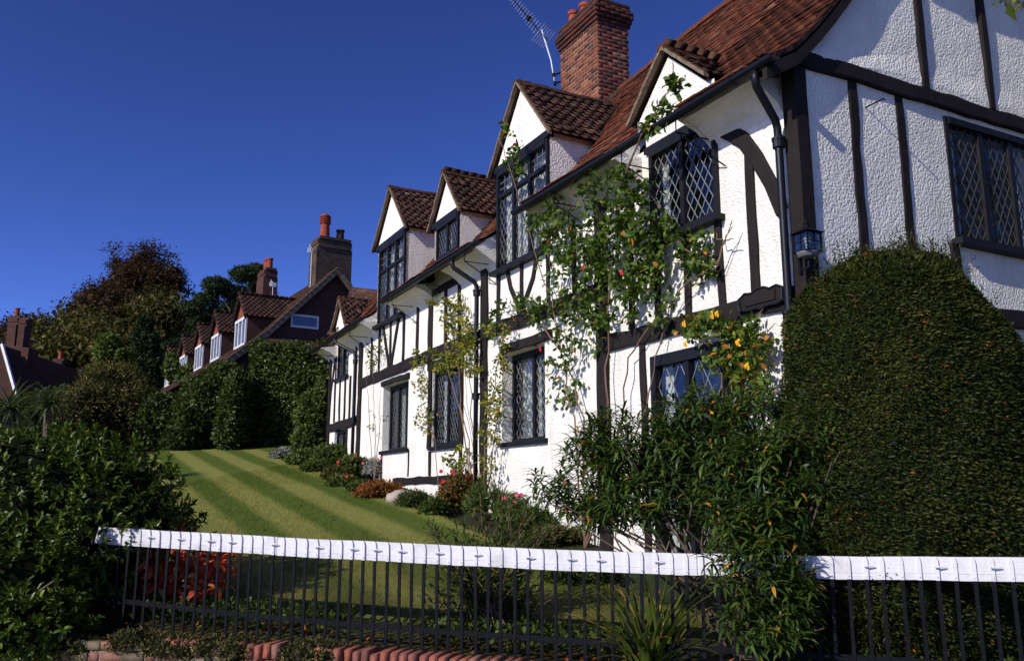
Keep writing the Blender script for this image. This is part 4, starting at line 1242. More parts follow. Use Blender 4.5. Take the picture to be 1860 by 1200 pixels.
pb = L(.5, .08, 3.39)
plq = thing('carved_name_board', 'carved dark wooden scroll board fixed to the cottage beam beside the downpipe', 'name board', pb)
out = [(-.27, -.07), (-.20, -.085), (-.06, -.08), (0, -.10), (.06, -.08), (.20, -.085), (.27, -.07), (.275, .05), (.21, .085), (.12, .07), (.05, .10), (-.05, .10), (-.12, .07), (-.21, .085), (-.275, .05)]
o1 = MB(); o1.prism([L(.5 + x_, .055, 3.39 + y_) for x_, y_ in out], N * .035); BD = o1.build('board', MAT['timber'], plq)
fr_ = MB()
for (x0, y0), (x1, y1) in zip(out, out[1:] + out[:1]):
    fr_.tube([L(.5 + x0 * .97, .092, 3.39 + y0 * .95), L(.5 + x1 * .97, .092, 3.39 + y1 * .95)], .011, 5)
fr_.build('moulding', MAT['frame'], BD)
MB().prism([L(.5 + x_, .091, 3.39 + y_) for x_, y_ in ((-.19, -.045), (.19, -.045), (.19, .045), (-.19, .045))], N * .012).build('panel', MAT['timber'], BD)
for sg in (-1, 1):
    s_ = MB(); s_.tube([L(.5 + sg * (.285 + .03 * math.cos(t)), .075, 3.39 + .065 * math.sin(t) * (1 - t / 9)) for t in np.linspace(-2.2, 3.6, 12)], .012, 6)
    s_.build('scroll', MAT['frame'], BD)

# television aerial strapped to the chimney
ab = L(7.80, -2.20, 8.70)
aer = thing('television_aerial', 'metal television aerial on a leaning mast strapped to the red brick chimney', 'aerial', ab)
vA = -2.2
m0 = fac(1008, 152, vA + .1); m1 = fac(1001, 110, vA + .1); m2 = fac(984, 55, vA + .1)
ms = MB(); ms.tube([m0, m1, m1 + (m2 - m1) * .5, m2], .016, 8); ms.build('mast', MAT['steel'], aer, smooth=True)
bq0 = fac(992, 72, vA + .1); bq1 = fac(918, -18, vA + .1)
bm = MB(); bm.tube([bq0, bq1], .012, 6); BM = bm.build('boom', MAT['iron'], aer)
bd = unit(bq1 - bq0); ed = unit(np.cross(bd, N)); 
eld = unit(U * .55 + N * .2 - Zv * .25)
eld = unit(eld - bd * (eld @ bd))
for k in range(17):
    p = bq0 + (bq1 - bq0) * (.16 + .05 * k)
    r_ = .13 - .003 * k
    MB().tube([p - eld * r_, p + eld * r_], .003, 5).build('element', MAT['steel'], BM)
rfl = MB(); side = unit(np.cross(bd, eld))
c_ = bq0 + (bq1 - bq0) * .06
for k in np.linspace(-.15, .15, 6):
    rfl.tube([c_ + side * k - eld * .2, c_ + side * k + eld * .2], .004, 4)
for e_ in (-.2, -.02, .02, .2):
    rfl.tube([c_ + eld * e_ - side * .15, c_ + eld * e_ + side * .15], .007, 4)
rfl.build('reflector', MAT['steel'], BM)
bx = MB(); p = bq0 + (bq1 - bq0) * .38; bx.prism([p + eld * a + side * b for a, b in ((-.05, -.04), (.05, -.04), (.05, .03), (-.05, .03))], bd * .07); bx.build('dipole_box', MAT['iron'], BM)
cl = MB()
for t in (.0, .35):
    p = m0 + (m1 - m0) * t
    l_ = p - O; uu_ = l_ @ U
    cl.tube([p, L(CH[1] - .05, vA + .04, p[2] - .03)], .018, 6)
    cl.tube([p - Zv * .04, p + Zv * .04], .03, 8)
cl.build('clamp', MAT['iron'], aer)

# ------------------------------------------------------------------ fence and retaining wall
fence = thing('iron_railing', 'black iron railing with a white painted top board along the garden wall', 'fence', fen(2.5, 0, .52))
RS = [-2.0, .085, 1.259, 1.949, 2.894, 4.979, 6.988, 9.5]; RT = [1.30, 1.274, 1.257, 1.255, 1.257, 1.301, 1.363, 1.44]
def rtop(s): return float(np.interp(s, RS, RT))
def frFe(s, b, c): return fen(s, -c, b)              # c towards the street
for j, (s0_, s1_) in enumerate(((-2.0, 1.998), (2.002, 5.25), (5.254, 9.5))):
    bd_ = MB(); ss_ = np.linspace(s0_, s1_, 24); V = []
    for i, s in enumerate(ss_):
        zt = rtop(s) + .003 * smooth_noise(s * 2.1, j); zb = zt - .138 + .003 * smooth_noise(s * 3.1, j + 3); w = .002 * smooth_noise(s * 1.7, j)
        V += [frFe(s, zb, -.018), frFe(s, zb, .010 + w), frFe(s, zb + .035, .012 + w), frFe(s, zb + .038, .008 + w), frFe(s, zb + .041, .012 + w), frFe(s, zt - .004, .012 + w), frFe(s, zt, .008 + w), frFe(s, zt, -.018)]
    F = [(i * 8 + k, i * 8 + (k + 1) % 8, i * 8 + 8 + (k + 1) % 8, i * 8 + 8 + k) for i in range(23) for k in range(8)] + [tuple(range(8)), tuple(23 * 8 + k for k in range(8))]
    bd_.add(V, F).build('top_board', MAT['white_paint'], fence)
lr = MB(); ss_ = np.linspace(-2, 9.5, 50); V = []
def lowz(s): return float(np.interp(s, [-2, 1.23, 2.88, 4.52, 5.65, 6.75, 9.5], [.66, .655, .658, .684, .718, .772, .86]))
for s in ss_:
    z = lowz(s); V += [frFe(s, z - .018, .010), frFe(s, z - .018, .020), frFe(s, z + .018, .020), frFe(s, z + .018, .010)]
lr.add(V, [(i * 4 + k, i * 4 + (k + 1) % 4, i * 4 + 4 + (k + 1) % 4, i * 4 + 4 + k) for i in range(49) for k in range(4)] + [(0, 1, 2, 3), (196, 197, 198, 199)]).build('lower_rail', MAT['iron'], fence)
xd = np.array([FD[0], FD[1], 0]); yd = -np.array([FI[0], FI[1], 0])
def bar_mesh(name, prof, mat):
    mb = MB()
    mb.prism([np.array([x_, .0, z_]) for x_, z_ in prof], np.array([0, .011, 0]))
    me = mesh_py(name, mb.V, mb.F); me.materials.append(mat); return me
bar_me = bar_mesh('bar', [(-.0125, -.66), (-.0105, -.3), (-.012, .0), (.012, .0), (.0105, -.3), (.0125, -.66)], MAT['iron'])
head_me = bar_mesh('bar_head', [(-.012, .002), (-.012, .105), (-.008, .128), (0, .143), (.008, .128), (.012, .105), (.012, .002)], MAT['white_paint'])
hk = MB(); hk.tube([(-.045, .024, .088), (-.01, .024, .082), (.012, .027, .082)], [.004, .006, .006], 6); hk.tube([(0, .01, .082), (0, .03, .082)], .006, 6)
hook_me = mesh_py('hook', hk.V, hk.F); hook_me.materials.append(MAT['white_paint'])
rv = MB(); rv.lathe(np.zeros(3), [(.005, -.004), (.0065, 0), (.004, .004)], 7)
riv_me = mesh_py('rivet', [np.array([v[0], v[2] + .012, v[1]]) for v in rv.V], rv.F); riv_me.materials.append(MAT['white_paint'])
nxt_hook = 1
s = -1.95; k = 0; bF = BASE[fence.name]
while s < 9.4:
    jit = rng.normal(0, .002); lean = rng.normal(0, .008)
    p = frFe(s + jit, rtop(s) - .139, .0125 + rng.normal(0, .001))
    Mx = Matrix(((xd[0], yd[0], 0, p[0] - bF[0]), (xd[1], yd[1], 0, p[1] - bF[1]), (0, 0, 1, p[2] - bF[2]), (0, 0, 0, 1))) @ Matrix.Rotation(lean, 4, 'Y')
    b_ = link('bar', bar_me, None, fence, M=Mx)
    link('bar_head', head_me, None, b_); link('rivet', riv_me, None, b_, M=Matrix.Translation((0, 0, .022)))
    if k == nxt_hook:
        nxt_hook += int(rng.choice([2, 3, 3, 4])); link('hook', hook_me, None, b_)
    s += .1005; k += 1

wall = thing('brick_garden_wall', 'low weathered brick retaining wall under the iron railing', 'wall', fen(3, -.4, 0))
WT = [-2.5, 0, 2, 4, 6, 7, 9.5]; WZ = [.44, .46, .51, .555, .545, .51, .52]
def wtop(s): return float(np.interp(s, WT, WZ))
core = MB(); ss_ = np.linspace(-3, 10, 40); V = []
for s in ss_:
    z = wtop(s) - .07; V += [frFe(s, -.05, .33), frFe(s, -.05, .425), frFe(s, z, .425), frFe(s, z, .33)]
core.add(V, [(i * 4 + k, i * 4 + (k + 1) % 4, i * 4 + 4 + (k + 1) % 4, i * 4 + 4 + k) for i in range(39) for k in range(4)] + [(0, 1, 2, 3), (156, 157, 158, 159)]).build('mortar_core', MAT['mortar'], wall)
Mw, Pw, Tw = [], [], []
Yw = yd; Xw = xd
for r_ in range(9):
    s = -2.6 + (.11 if r_ % 2 else 0)
    while s < 9.8:
        w = .215 if rng.rand() > .25 else .105
        z = wtop(s) - .115 - .076 * (r_ - (0 if s < 4.55 or 4.88 < s < 5.2 or 5.55 < s < 5.86 else 1))
        if z > .02:
            jit = rng.normal(0, .005); tw = rng.normal(0, .02)
            Mw.append(np.stack([(Xw * math.cos(tw) + Zv * math.sin(tw)) * (w - .012), Yw * .10, (Zv * math.cos(tw) - Xw * math.sin(tw)) * (.064 + rng.normal(0, .002))], axis=1)); Pw.append(frFe(s + w / 2, z + rng.normal(0, .003), .39 + jit))
            Tw.append(np.clip(rng.normal(.45, .18), 0, .66))
        s += w
s = -2.6
while s < 9.8:             # red bricks laid on edge along the top
    w = .072; z = wtop(s) - .02
    if s < 4.55 or 4.88 < s < 5.2 or 5.55 < s < 5.86:
        tw = rng.normal(0, .05)
        Mw.append(np.stack([(Xw * math.cos(tw) + Zv * math.sin(tw)) * (w - .008), Yw * .19, (Zv * math.cos(tw) - Xw * math.sin(tw)) * .105], axis=1)); Pw.append(frFe(s + w / 2, z + rng.normal(0, .006), .362 + rng.normal(0, .008)))
        Tw.append(np.clip(rng.normal(.84, .09), .7, 1) if s < 6 else np.clip(rng.normal(.6, .2), 0, 1))
    s += w
pieces('brick', BRICK, np.array(Mw), np.array(Pw), np.array(Tw), MAT['brick_buff'], wall, 300, variants=12)

# ------------------------------------------------------------------ neighbouring brick house up the hill
A2 = at(611, 489, 33.0)
a2 = math.radians(-32); U2 = np.array([math.sin(a2), math.cos(a2), 0]); N2 = np.array([-U2[1], U2[0], 0])
def L2(u, v, z): return np.array([A2[0], A2[1], 0]) + U2 * u + N2 * v + Zv * z
RZ = A2[2]
MAT['brick_far'] = m_brickwall('dark_brickwork', (.075, .028, .020), (.11, .045, .030), (.06, .045, .035))
MAT['brick_brown'] = m_brickwall('brown_brickwork', (.035, .024, .017), (.10, .062, .040), (.12, .10, .075))
MAT['tile_hung'] = m_brickwall('hung_tiles', (.36, .095, .045), (.26, .070, .035), (.10, .04, .03), 1.3)
MAT['glass_far'] = m_plain('far_window_glass', (.06, .09, .13), .08, .8, .2, 3)
hb = thing('brick_house', 'brown brick house with a row of tile roofed dormers behind the clipped hedge', 'house', L2(9, 0, 4.2))
SL = 1.06
def z2(v):                      # front slope, flaring a little at the foot
    return RZ - SL * v if v < 2.6 else RZ - SL * 2.6 - (v - 2.6) * .85
w2 = MB()
w2.add([L2(.15, 4.0, 3.4), L2(.15, -3.6, 3.4), L2(.15, -3.6, RZ - 3.6 * SL - .1), L2(.15, -.2, RZ - .25), L2(.15, .2, RZ - .25), L2(.15, 4.0, z2(4.0) - .12)], [(0, 1, 2, 3, 4, 5)])
w2.add([L2(.15, 4.0, 3.4), L2(20, 4.0, 3.4), L2(20, 4.0, z2(4.0)), L2(.15, 4.0, z2(4.0))], [(0, 1, 2, 3)])
w2.add([L2(20, 4.0, 3.4), L2(20, -3.6, 3.4), L2(20, -3.6, 6.4), L2(20, 0, RZ - .2), L2(20, 4.0, z2(4.0) - .1)], [(0, 1, 2, 3, 4)])
w2.build('wall', MAT['brick_far'], hb)
r2 = MB(); vs2 = [0, .8, 1.6, 2.6, 3.4, 4.3]
for i in range(5):
    for u0 in range(20):
        r2.add([L2(u0 + (0 if u0 else -.1), vs2[i], z2(vs2[i])), L2(u0 + 1, vs2[i], z2(vs2[i])), L2(u0 + 1, vs2[i + 1], z2(vs2[i + 1])), L2(u0 + (0 if u0 else -.1), vs2[i + 1], z2(vs2[i + 1]))], [(0, 1, 2, 3)])
r2.add([L2(-.1, 0, RZ), L2(20, 0, RZ), L2(20, -3.8, RZ - 3.8 * SL), L2(-.1, -3.8, RZ - 3.8 * SL)], [(0, 1, 2, 3)])
R2 = r2.build('roof', MAT['tile_dark'], hb)
DU = [2.14, 6.19, 9.48, 13.02, 16.8]
def dz2(du): return 0
Mt, Pt = [], []
def add_tile(p, x, y, wid, tl):
    z = np.cross(x, y); z = z if z[2] > 0 else -z
    y2 = y * math.cos(.09) - z * math.sin(.09 + rng.normal(0, .02))
    z2_ = np.cross(x, y2); z2_ = z2_ if z2_[2] > 0 else -z2_
    Mt.append(np.stack([x * wid * .99, y2 * tl, z2_ * 1.4], axis=1)); Pt.append(p + z * .03)
def slope_tiles(fp, smax, amin, amax, ok, wid=.2, gauge=.13):
    s = 0; r_ = 0
    while s < smax - .05:
        a = amin + (wid / 2 if r_ % 2 else 0)
        while a < amax:
            if ok(a, s):
                p0 = fp(a, s); y = fp(a, s + .1) - p0; x = fp(a + .1, s) - p0
                add_tile(p0, x / np.linalg.norm(x), y / np.linalg.norm(y), wid, gauge * 1.7)
            a += wid
        s += gauge; r_ += 1
_vv = np.linspace(4.35, 0, 60); _zz = np.array([z2(v) for v in _vv]); _ss = np.concatenate([[0], np.cumsum(np.hypot(np.diff(_vv), np.diff(_zz)))])
def fpm(a, s): v = float(np.interp(s, _ss, _vv)); return L2(a, v, z2(v))
def in_d2(u, v):
    for du in DU:
        if abs(u - du) < 1.0:
            zt = 9.40 - abs(u - du) / .95 * 1.0
            if v > 1.0 and z2(v) < zt - .1 and v < 3.1: return True
    return False
slope_tiles(fpm, _ss[-1], -.1, 20, lambda a, s: not in_d2(a, float(np.interp(s, _ss, _vv))))
slope_tiles(lambda a, s: L2(a, -3.8 + s / math.hypot(1, SL), RZ - 3.8 * SL + s * SL / math.hypot(1, SL)), 3.7 * math.hypot(1, SL), -.1, 6, lambda a, s: True)
for i, du in enumerate(DU):
    zt, zb, hf, fr0 = 9.42, 8.42, .93, 3.05
    d = MB()
    for sg in (-1, 1):
        d.add([L2(du, fr0 + .12, zt), L2(du + sg * hf, fr0 + .12, zb - .03), L2(du + sg * hf, .6, zb - .03), L2(du, .6, zt)], [(0, 1, 2, 3)])
        slope_tiles(lambda a, s, sg=sg: L2(du + sg * (hf - s / math.hypot(1, 1.07)), fr0 + .1 - a, zb - .02 + s * 1.07 / math.hypot(1, 1.07)), hf * 1.46, .0, 2.4, lambda a, s, sg=sg: (zb + s * .73) > z2(fr0 + .1 - a) - .1)
    DR = d.build('dormer_roof', MAT['tile_dark'], hb)
    for sg in (-1, 1):
        MB().prism([L2(du, fr0 + .14, zt + .03), L2(du + sg * (hf + .03), fr0 + .14, zb - .05), L2(du + sg * (hf + .03), fr0 + .14, zb - .17), L2(du, fr0 + .14, zt - .10)], -N2 * .06).build('barge_board', MAT['timber'], DR)
    t3 = MB(); t3.add([L2(du, fr0, zt - .06), L2(du - .82, fr0, zb), L2(du + .82, fr0, zb)], [(0, 1, 2)]); t3.build('dormer_gable', MAT['tile_hung'], hb)
    for sg in (-1, 1):
        ck = MB(); uc = du + sg * .8
        ck.add([L2(uc, fr0, zb + .02), L2(uc, fr0, z2(fr0) - .1), L2(uc, 1.4, z2(1.4) - .1), L2(uc, 1.4, zb + .02)], [(0, 1, 2, 3)])
        ck.build('dormer_cheek', MAT['brick_far'], hb)
    zw0 = z2(fr0) + .02
    wn_ = MB()
    def fr2d(a, b, c, du=du): return L2(du + a, fr0 + c, b)
    wn_.box(fr2d, -.80, .80, zb - .10, zb + .02, -.02, .06); wn_.box(fr2d, -.80, .80, zw0, zw0 + .08, -.02, .05)
    for a in (-.76, -.26, .26, .76): wn_.box(fr2d, a - .045, a + .045, zw0 + .08, zb - .10, -.02, .045)
    Wn = wn_.build('window', MAT['white_paint'], hb)
    for a in (-.51, 0, .51):
        MB().box(fr2d, a - .21, a + .21, zw0 + .07, zb - .09, -.03, .0).build('pane', MAT['glass_far'], Wn)
scatter('tile', TILE, np.array(Mt), np.array(Pt), np.clip(rng.normal(.45, .13, len(Pt)), 0, 1), MAT['tile_dark'], R2, kind='stuff')
# gable verges and its slanted window
for sg, vend in ((1, 4.35), (-1, 3.85)):
    V = []
    vv = [0, 1, 2, 2.6, 3.4, vend]
    for v in vv:
        zt = z2(v) if sg > 0 else RZ - SL * v
        V += [L2(-.16, sg * v, zt - .24), L2(.0, sg * v, zt - .24), L2(.0, sg * v, zt + .06), L2(-.16, sg * v, zt + .06)]
    MB().add(V, [(i * 4 + j, i * 4 + (j + 1) % 4, i * 4 + 4 + (j + 1) % 4, i * 4 + 4 + j) for i in range(5) for j in range(4)] + [(0, 1, 2, 3), (20, 21, 22, 23)]).build('verge', MAT['verge'], R2)
gw = MB()
def frg2(a, b, c): return L2(.15 - c, a, b)
for a0, a1, b0, b1 in ((.60, 1.70, 7.92, 8.0), (.60, 1.70, 8.36, 8.44), (.60, .67, 8.0, 8.36), (1.63, 1.70, 8.0, 8.36)):
    gw.box(frg2, a0, a1, b0, b1, -.02, .06)
GW2 = gw.build('window', MAT['white_paint'], hb)
MB().box(frg2, .67, 1.63, 8.0, 8.36, -.02, .02).build('pane', MAT['glass_far'], GW2)
# lower lean-to roof over the gable foot
MB().add([L2(.1, 2.6, 7.55), L2(.1, -3.4, 7.35), L2(-1.4, -3.4, 6.3), L2(-1.4, 3.0, 6.3)], [(0, 1, 2, 3)]).build('lean_to_roof', MAT['tile_dark'], hb)
def chimney2(u0, u1, v0, v1, zb, zt, pots, mat='brick_brown', root=hb, Lf=L2):
    c = MB()
    def f(a, b, cc): return Lf(a, cc, b)
    c.box(f, u0, u1, zb, zt - .45, v0, v1); c.box(f, u0 - .05, u1 + .05, zt - .45, zt - .30, v0 - .05, v1 + .05); c.box(f, u0 - .02, u1 + .02, zt - .30, zt - .12, v0 - .02, v1 + .02)
    c.box(f, u0 - .09, u1 + .09, zt - .12, zt, v0 - .09, v1 + .09)
    Cn = c.build('chimney', MAT[mat], root)
    for (pu, pv, r_, h_, m_, rings) in pots:
        pr = [(r_ * 1.1, 0), (r_, .06)]
        if rings:
            pr += [(r_ * .85, h_ * .6)]
            for q in range(4): pr += [(r_ * .85, h_ * (.62 + q * .09)), (r_ * 1.12, h_ * (.64 + q * .09)), (r_ * 1.12, h_ * (.67 + q * .09)), (r_ * .85, h_ * (.69 + q * .09))]
            pr += [(r_ * .8, h_), (r_ * .4, h_ * 1.06)]
        else: pr += [(r_ * .9, h_ * .85), (r_ * 1.1, h_ * .88), (r_ * 1.1, h_), (r_ * .8, h_)]
        MB().lathe(Lf(pu, pv, zt), pr, 12).build('chimney_pot', MAT[m_], Cn)
chimney2(1.0, 1.9, .50, -1.02, 9.0, 12.0, [(1.4, .05, .21, 1.05, 'pot', True), (1.4, -.62, .17, .5, 'pot_dark', False)])
chimney2(9.2, 10.4, .35, -.35, 9.6, 12.55, [(9.5, 0, .16, .55, 'pot', False), (10.0, 0, .16, .6, 'pot', False)], 'brick_far')
chimney2(14.6, 15.3, .3, -.3, 9.8, 11.0, [(14.95, 0, .22, .5, 'pot', False)], 'brick_far')
# small aerials
def aerial(p, h, label):
    t = thing('roof_aerial', label, 'aerial', p)
    MB().tube([p, p + Zv * h], .02, 5).build('mast', MAT['steel'], t)
    a = MB(); a.tube([p + Zv * h + U2 * .0, p + Zv * h - U2 * .5 + N2 * .25], .015, 4)
    for k in range(5): a.tube([p + Zv * (h + .0) + (-U2 * .5 + N2 * .25) * k / 4 - Zv * .12, p + Zv * h + (-U2 * .5 + N2 * .25) * k / 4 + Zv * .12], .012, 4)
    a.box(lambda x, y, z: p + Zv * (h + y) + N2 * x + U2 * z, -.16, .16, -.1, .1, -.02, .02)
    a.build('antenna', MAT['white_paint'], t)
aerial(L2(1.45, .56, 9.9), 1.55, 'small white aerial on the left side of the twin potted chimney')
aerial(L2(9.1, -.1, 10.4), 1.3, 'small white aerial beside the chimney above the dormers')
aerial(L2(19.8, .2, 9.7), 1.2, 'small white aerial at the far end of the dormered roof')
# cross wing roof seen over the cottage eaves
wg2 = thing('roof_wing', 'low tiled outbuilding roof between the brick gable and the cottage', 'roof', at(668, 560, 27))
p0 = at(640, 523, 28); p1 = at(705, 530, 26); 
wr = MB(); dn = np.array([-.3, -1.0, -1.25]); 
wr.add([p0, p1, p1 + dn * 1.5, p0 + dn * 1.5], [(0, 1, 2, 3)]); wr.add([p0, p1, p1 + np.array([.3, 1, -1.25]) * 1.5, p0 + np.array([.3, 1, -1.25]) * 1.5], [(0, 1, 2, 3)])
for q in (p0, p1): wr.add([q, q + dn * 1.5, q + np.array([.3, 1, -1.25]) * 1.5], [(0, 1, 2)])
WR = wr.build('roof', MAT['tile_dark'], wg2)
bx_ = MB(); c0 = (p0 + dn * 1.4); c1 = (p1 + dn * 1.4); c2 = p1 + np.array([.3, 1, -1.25]) * 1.4; c3 = p0 + np.array([.3, 1, -1.25]) * 1.4
bx_.hexa([np.array([q[0], q[1], 3.2]) for q in (c0, c1, c2, c3)] + [c0, c1, c2, c3]); bx_.build('wall', MAT['brick_far'], wg2)
Mr, Pr = [], []
e_ = p1 - p0; el_ = np.linalg.norm(e_); ex_ = e_ / el_
for r_ in range(16):
    for k in range(int(el_ / .2)):
        y = -dn / np.linalg.norm(dn); z = np.cross(ex_, y); z = z if z[2] > 0 else -z
        y2 = y * .996 - z * .09
        Mr.append(np.stack([ex_ * .19, y2 * .23, z * 1.6], axis=1)); Pr.append(p0 + ex_ * (k * .2 + (.1 if r_ % 2 else 0) + .1) + dn / np.linalg.norm(dn) * (2.45 - r_ * .15) + z * .03)
scatter('tile', TILE, np.array(Mr), np.array(Pr), np.clip(rng.normal(.55, .2, len(Pr)), 0, 1), MAT['tile_dark'], WR, kind='stuff')

# ------------------------------------------------------------------ dark house at the left
B3 = at(60, 720, 40.0)
h3 = thing('dark_cottage', 'shaded brick cottage with a tall double chimney beyond the garden', 'house', (B3[0], B3[1], zg(B3[0], B3[1])))
def L3(a, b, c): return np.array([B3[0] + a, B3[1] + b, c])       # a right, b away
zr3 = at(60, 640, 40)[2]; ze3 = at(60, 735, 40)[2]
r3 = MB()
r3.add([L3(-1.7, 0, zr3 + .35), L3(2.0, 3.5, zr3 - .9), L3(2.2, 3.2, ze3 - .6), L3(.05, -1.2, ze3)], [(0, 1, 2, 3)])
r3.add([L3(-1.7, 0, zr3 + .35), L3(.05, -1.2, ze3), L3(-4.6, -3.0, ze3 - .3), L3(-5, -1.5, zr3 + .35)], [(0, 1, 2, 3)])
r3.add([L3(-1.7, 0, zr3 + .35), L3(2.0, 3.5, zr3 - .9), L3(0, 6, ze3), L3(-4, 4, ze3)], [(0, 1, 2, 3)])
R3 = r3.build('roof', MAT['tile_dark'], h3)
MB().tube([L3(-1.7, -.06, zr3 + .37), L3(.08, -1.3, ze3 + .02)], .09, 5).build('verge', MAT['white_paint'], R3)
MB().hexa([L3(-4.5, -1.3, 4), L3(-.3, -.8, 4), L3(1.9, 2.9, 4), L3(-4, 4, 4), L3(-4.5, -1.3, ze3), L3(-.3, -.8, ze3), L3(1.9, 2.9, ze3 - .5), L3(-4, 4, ze3)]).build('wall', MAT['brick_far'], h3)
c1 = at(20, 575, 41); c2 = at(55, 575, 41)
def L3c(u, v, z): return np.array([u, 41.0 - v, z])
chimney2(c1[0] + .06, c1[0] + .48, .3, -.3, at(20, 660, 41)[2], c1[2], [(c1[0] + .3, 0, .12, .38, 'brick_buff_pot', False)] if False else [(c1[0] + .28, 0, .12, .42, 'pot', False)], 'brick_far', h3, L3c)
chimney2(c1[0] + .57, c2[0] - .06, .28, -.32, at(20, 660, 41)[2], c2[2] - .08, [(c2[0] - .25, 0, .09, .22, 'pot_dark', False)], 'brick_far', h3, L3c)
cb0 = at(6, 627, 41); cb1 = at(58, 668, 41)
cbm = MB(); cbm.hexa([L3c(cb0[0], .5, cb1[2] - .6), L3c(cb1[0], .5, cb1[2] - .6), L3c(cb1[0], -.5, cb1[2] - .6), L3c(cb0[0], -.5, cb1[2] - .6), L3c(cb0[0], .45, cb0[2]), L3c(cb1[0], .45, cb0[2] - .2), L3c(cb1[0], -.45, cb0[2] - .2), L3c(cb0[0], -.45, cb0[2])])
cbm.build('chimney_base', MAT['brick_far'], h3)
c3 = at(108, 655, 46)
def L3d(u, v, z): return np.array([u, 46.0 - v, z])
cst = thing('far_chimney', 'small lone red brick chimney stack beyond the dark cottage', 'chimney', (c3[0], 46, zg(c3[0], 46)))
chimney2(c3[0] - .22, c3[0] + .22, .22, -.22, float(zg(c3[0], 46)), c3[2] + .1, [(c3[0] + .05, 0, .13, .4, 'pot', False)], 'brick_far', cst, L3d)
# white gable end far up the row
we = at(312, 690, 46)
wt = thing('white_gable_end', 'small white walled gable end far up the row', 'building', (we[0], 46, zg(we[0], 46)))
def L4(a, b, c): return np.array([we[0] + a, 46 + c, b])
MB().box(L4, -.22, .22, float(zg(we[0], 46)), we[2] + .55, -.2, 3).build('wall', MAT['plaster'], wt)
MB().prism([L4(-.3, we[2] + .52, -.3), L4(.3, we[2] + .52, -.3), L4(.0, we[2] + .9, -.3)], np.array([0, 3.4, 0])).build('roof', MAT['tile_dark'], wt)

# ------------------------------------------------------------------ planting helpers
def blob_pts(blobs, n, shell=.55, r=rng, low=-1.0):
    """points and outward directions in a union of ellipsoids (centre, radii, weight)"""
    w = np.array([b[2] for b in blobs], float); w /= w.sum()
    cnt = r.multinomial(n, w); P = []; D = []
    for (c, rad, _), k in zip(blobs, cnt):
        d = rand_unit(k * 2 + 8, r); d = d[d[:, 2] > low][:k]
        rr = (shell + (1 - shell) * r.rand(len(d)) ** .6)
        lump = 1 + .10 * np.sin(d[:, 0] * 7 + c[0] * 3) * np.sin(d[:, 1] * 6 + c[1]) + .08 * np.sin(d[:, 2] * 9 + c[0])
        rad = np.asarray(rad, float)
        P.append(np.asarray(c) + d * rad * (rr * lump)[:, None]); D.append(unit(d / rad))
    return np.vstack(P), np.vstack(D)
def whorl(tips, dirs, k, ln, wd, spread=1.0, droop=.3, back=.06, r=rng, jit=.25):
    n = len(tips)
    d = unit(dirs)
    a = unit(np.cross(d, rand_unit(n, r))); b = np.cross(d, a)
    M, P = [], []
    for i in range(k):
        th = i * 2.4 + r.rand(n) * .6
        rad = a * np.cos(th)[:, None] + b * np.sin(th)[:, None]
        sp = spread * (.35 + .65 * i / max(1, k - 1))
        ax = unit(d * math.cos(sp) + rad * math.sin(sp) - Zv * droop * (i / max(1, k - 1)) + r.normal(size=(n, 3)) * jit)
        pos_ = tips - d * (back * i / max(1, k - 1))
        l_ = ln * (.7 + .5 * r.rand(n))
        up = unit(d * 1.0 + Zv * .5 - ax * .2)
        M.append(frames(ax, up, l_, wd * (.8 + .4 * r.rand(n)) * np.ones(n))); P.append(pos_)
    return np.vstack(M), np.vstack(P)
def loose(P, D, ln, wd, out=.8, up=.3, droop=0.0, r=rng):
    n = len(P)
    ax = unit(D * out + rand_unit(n, r) * .8 + Zv * (up - droop))
    l_ = ln * (.6 + .8 * r.rand(n))
    return frames(ax, unit(D + rand_unit(n, r) * .5 + Zv * .4), l_, wd * (.7 + .6 * r.rand(n))), P
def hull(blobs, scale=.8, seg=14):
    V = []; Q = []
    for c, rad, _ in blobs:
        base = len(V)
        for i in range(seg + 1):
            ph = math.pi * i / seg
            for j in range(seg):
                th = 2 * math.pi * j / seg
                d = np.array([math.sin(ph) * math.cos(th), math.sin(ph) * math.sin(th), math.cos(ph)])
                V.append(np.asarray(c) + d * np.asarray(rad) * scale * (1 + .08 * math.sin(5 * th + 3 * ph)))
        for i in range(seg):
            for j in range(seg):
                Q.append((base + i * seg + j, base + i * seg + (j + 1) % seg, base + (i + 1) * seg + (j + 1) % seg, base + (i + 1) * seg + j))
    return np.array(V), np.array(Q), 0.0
def tints(n, mean=.45, sd=.25, r=rng): return np.clip(r.normal(mean, sd, n), 0, 1)
def stems(root, base, tips, r0, r1, mat='bark', name='stem', sag=.0, wob=.06, one=False, r=rng, sides=5):
    acc = MB()
    for tp in tips:
        b = base + np.append(r.normal(0, .04, 2), 0)
        pts = []
        for i in range(7):
            t = i / 6
            p = b + (tp - b) * np.array([t ** 1.3, t ** 1.3, t]) + r.normal(0, wob, 3) * math.sin(math.pi * t) + Zv * sag * math.sin(math.pi * t)
            pts.append(p)
        rad = [r0 + (r1 - r0) * i / 6 for i in range(7)]
        if one: MB().tube(pts, rad, sides).build(name, MAT[mat], root)
        else: acc.tube(pts, rad, sides)
    if not one: acc.build(name, MAT[mat], root, kind='stuff')
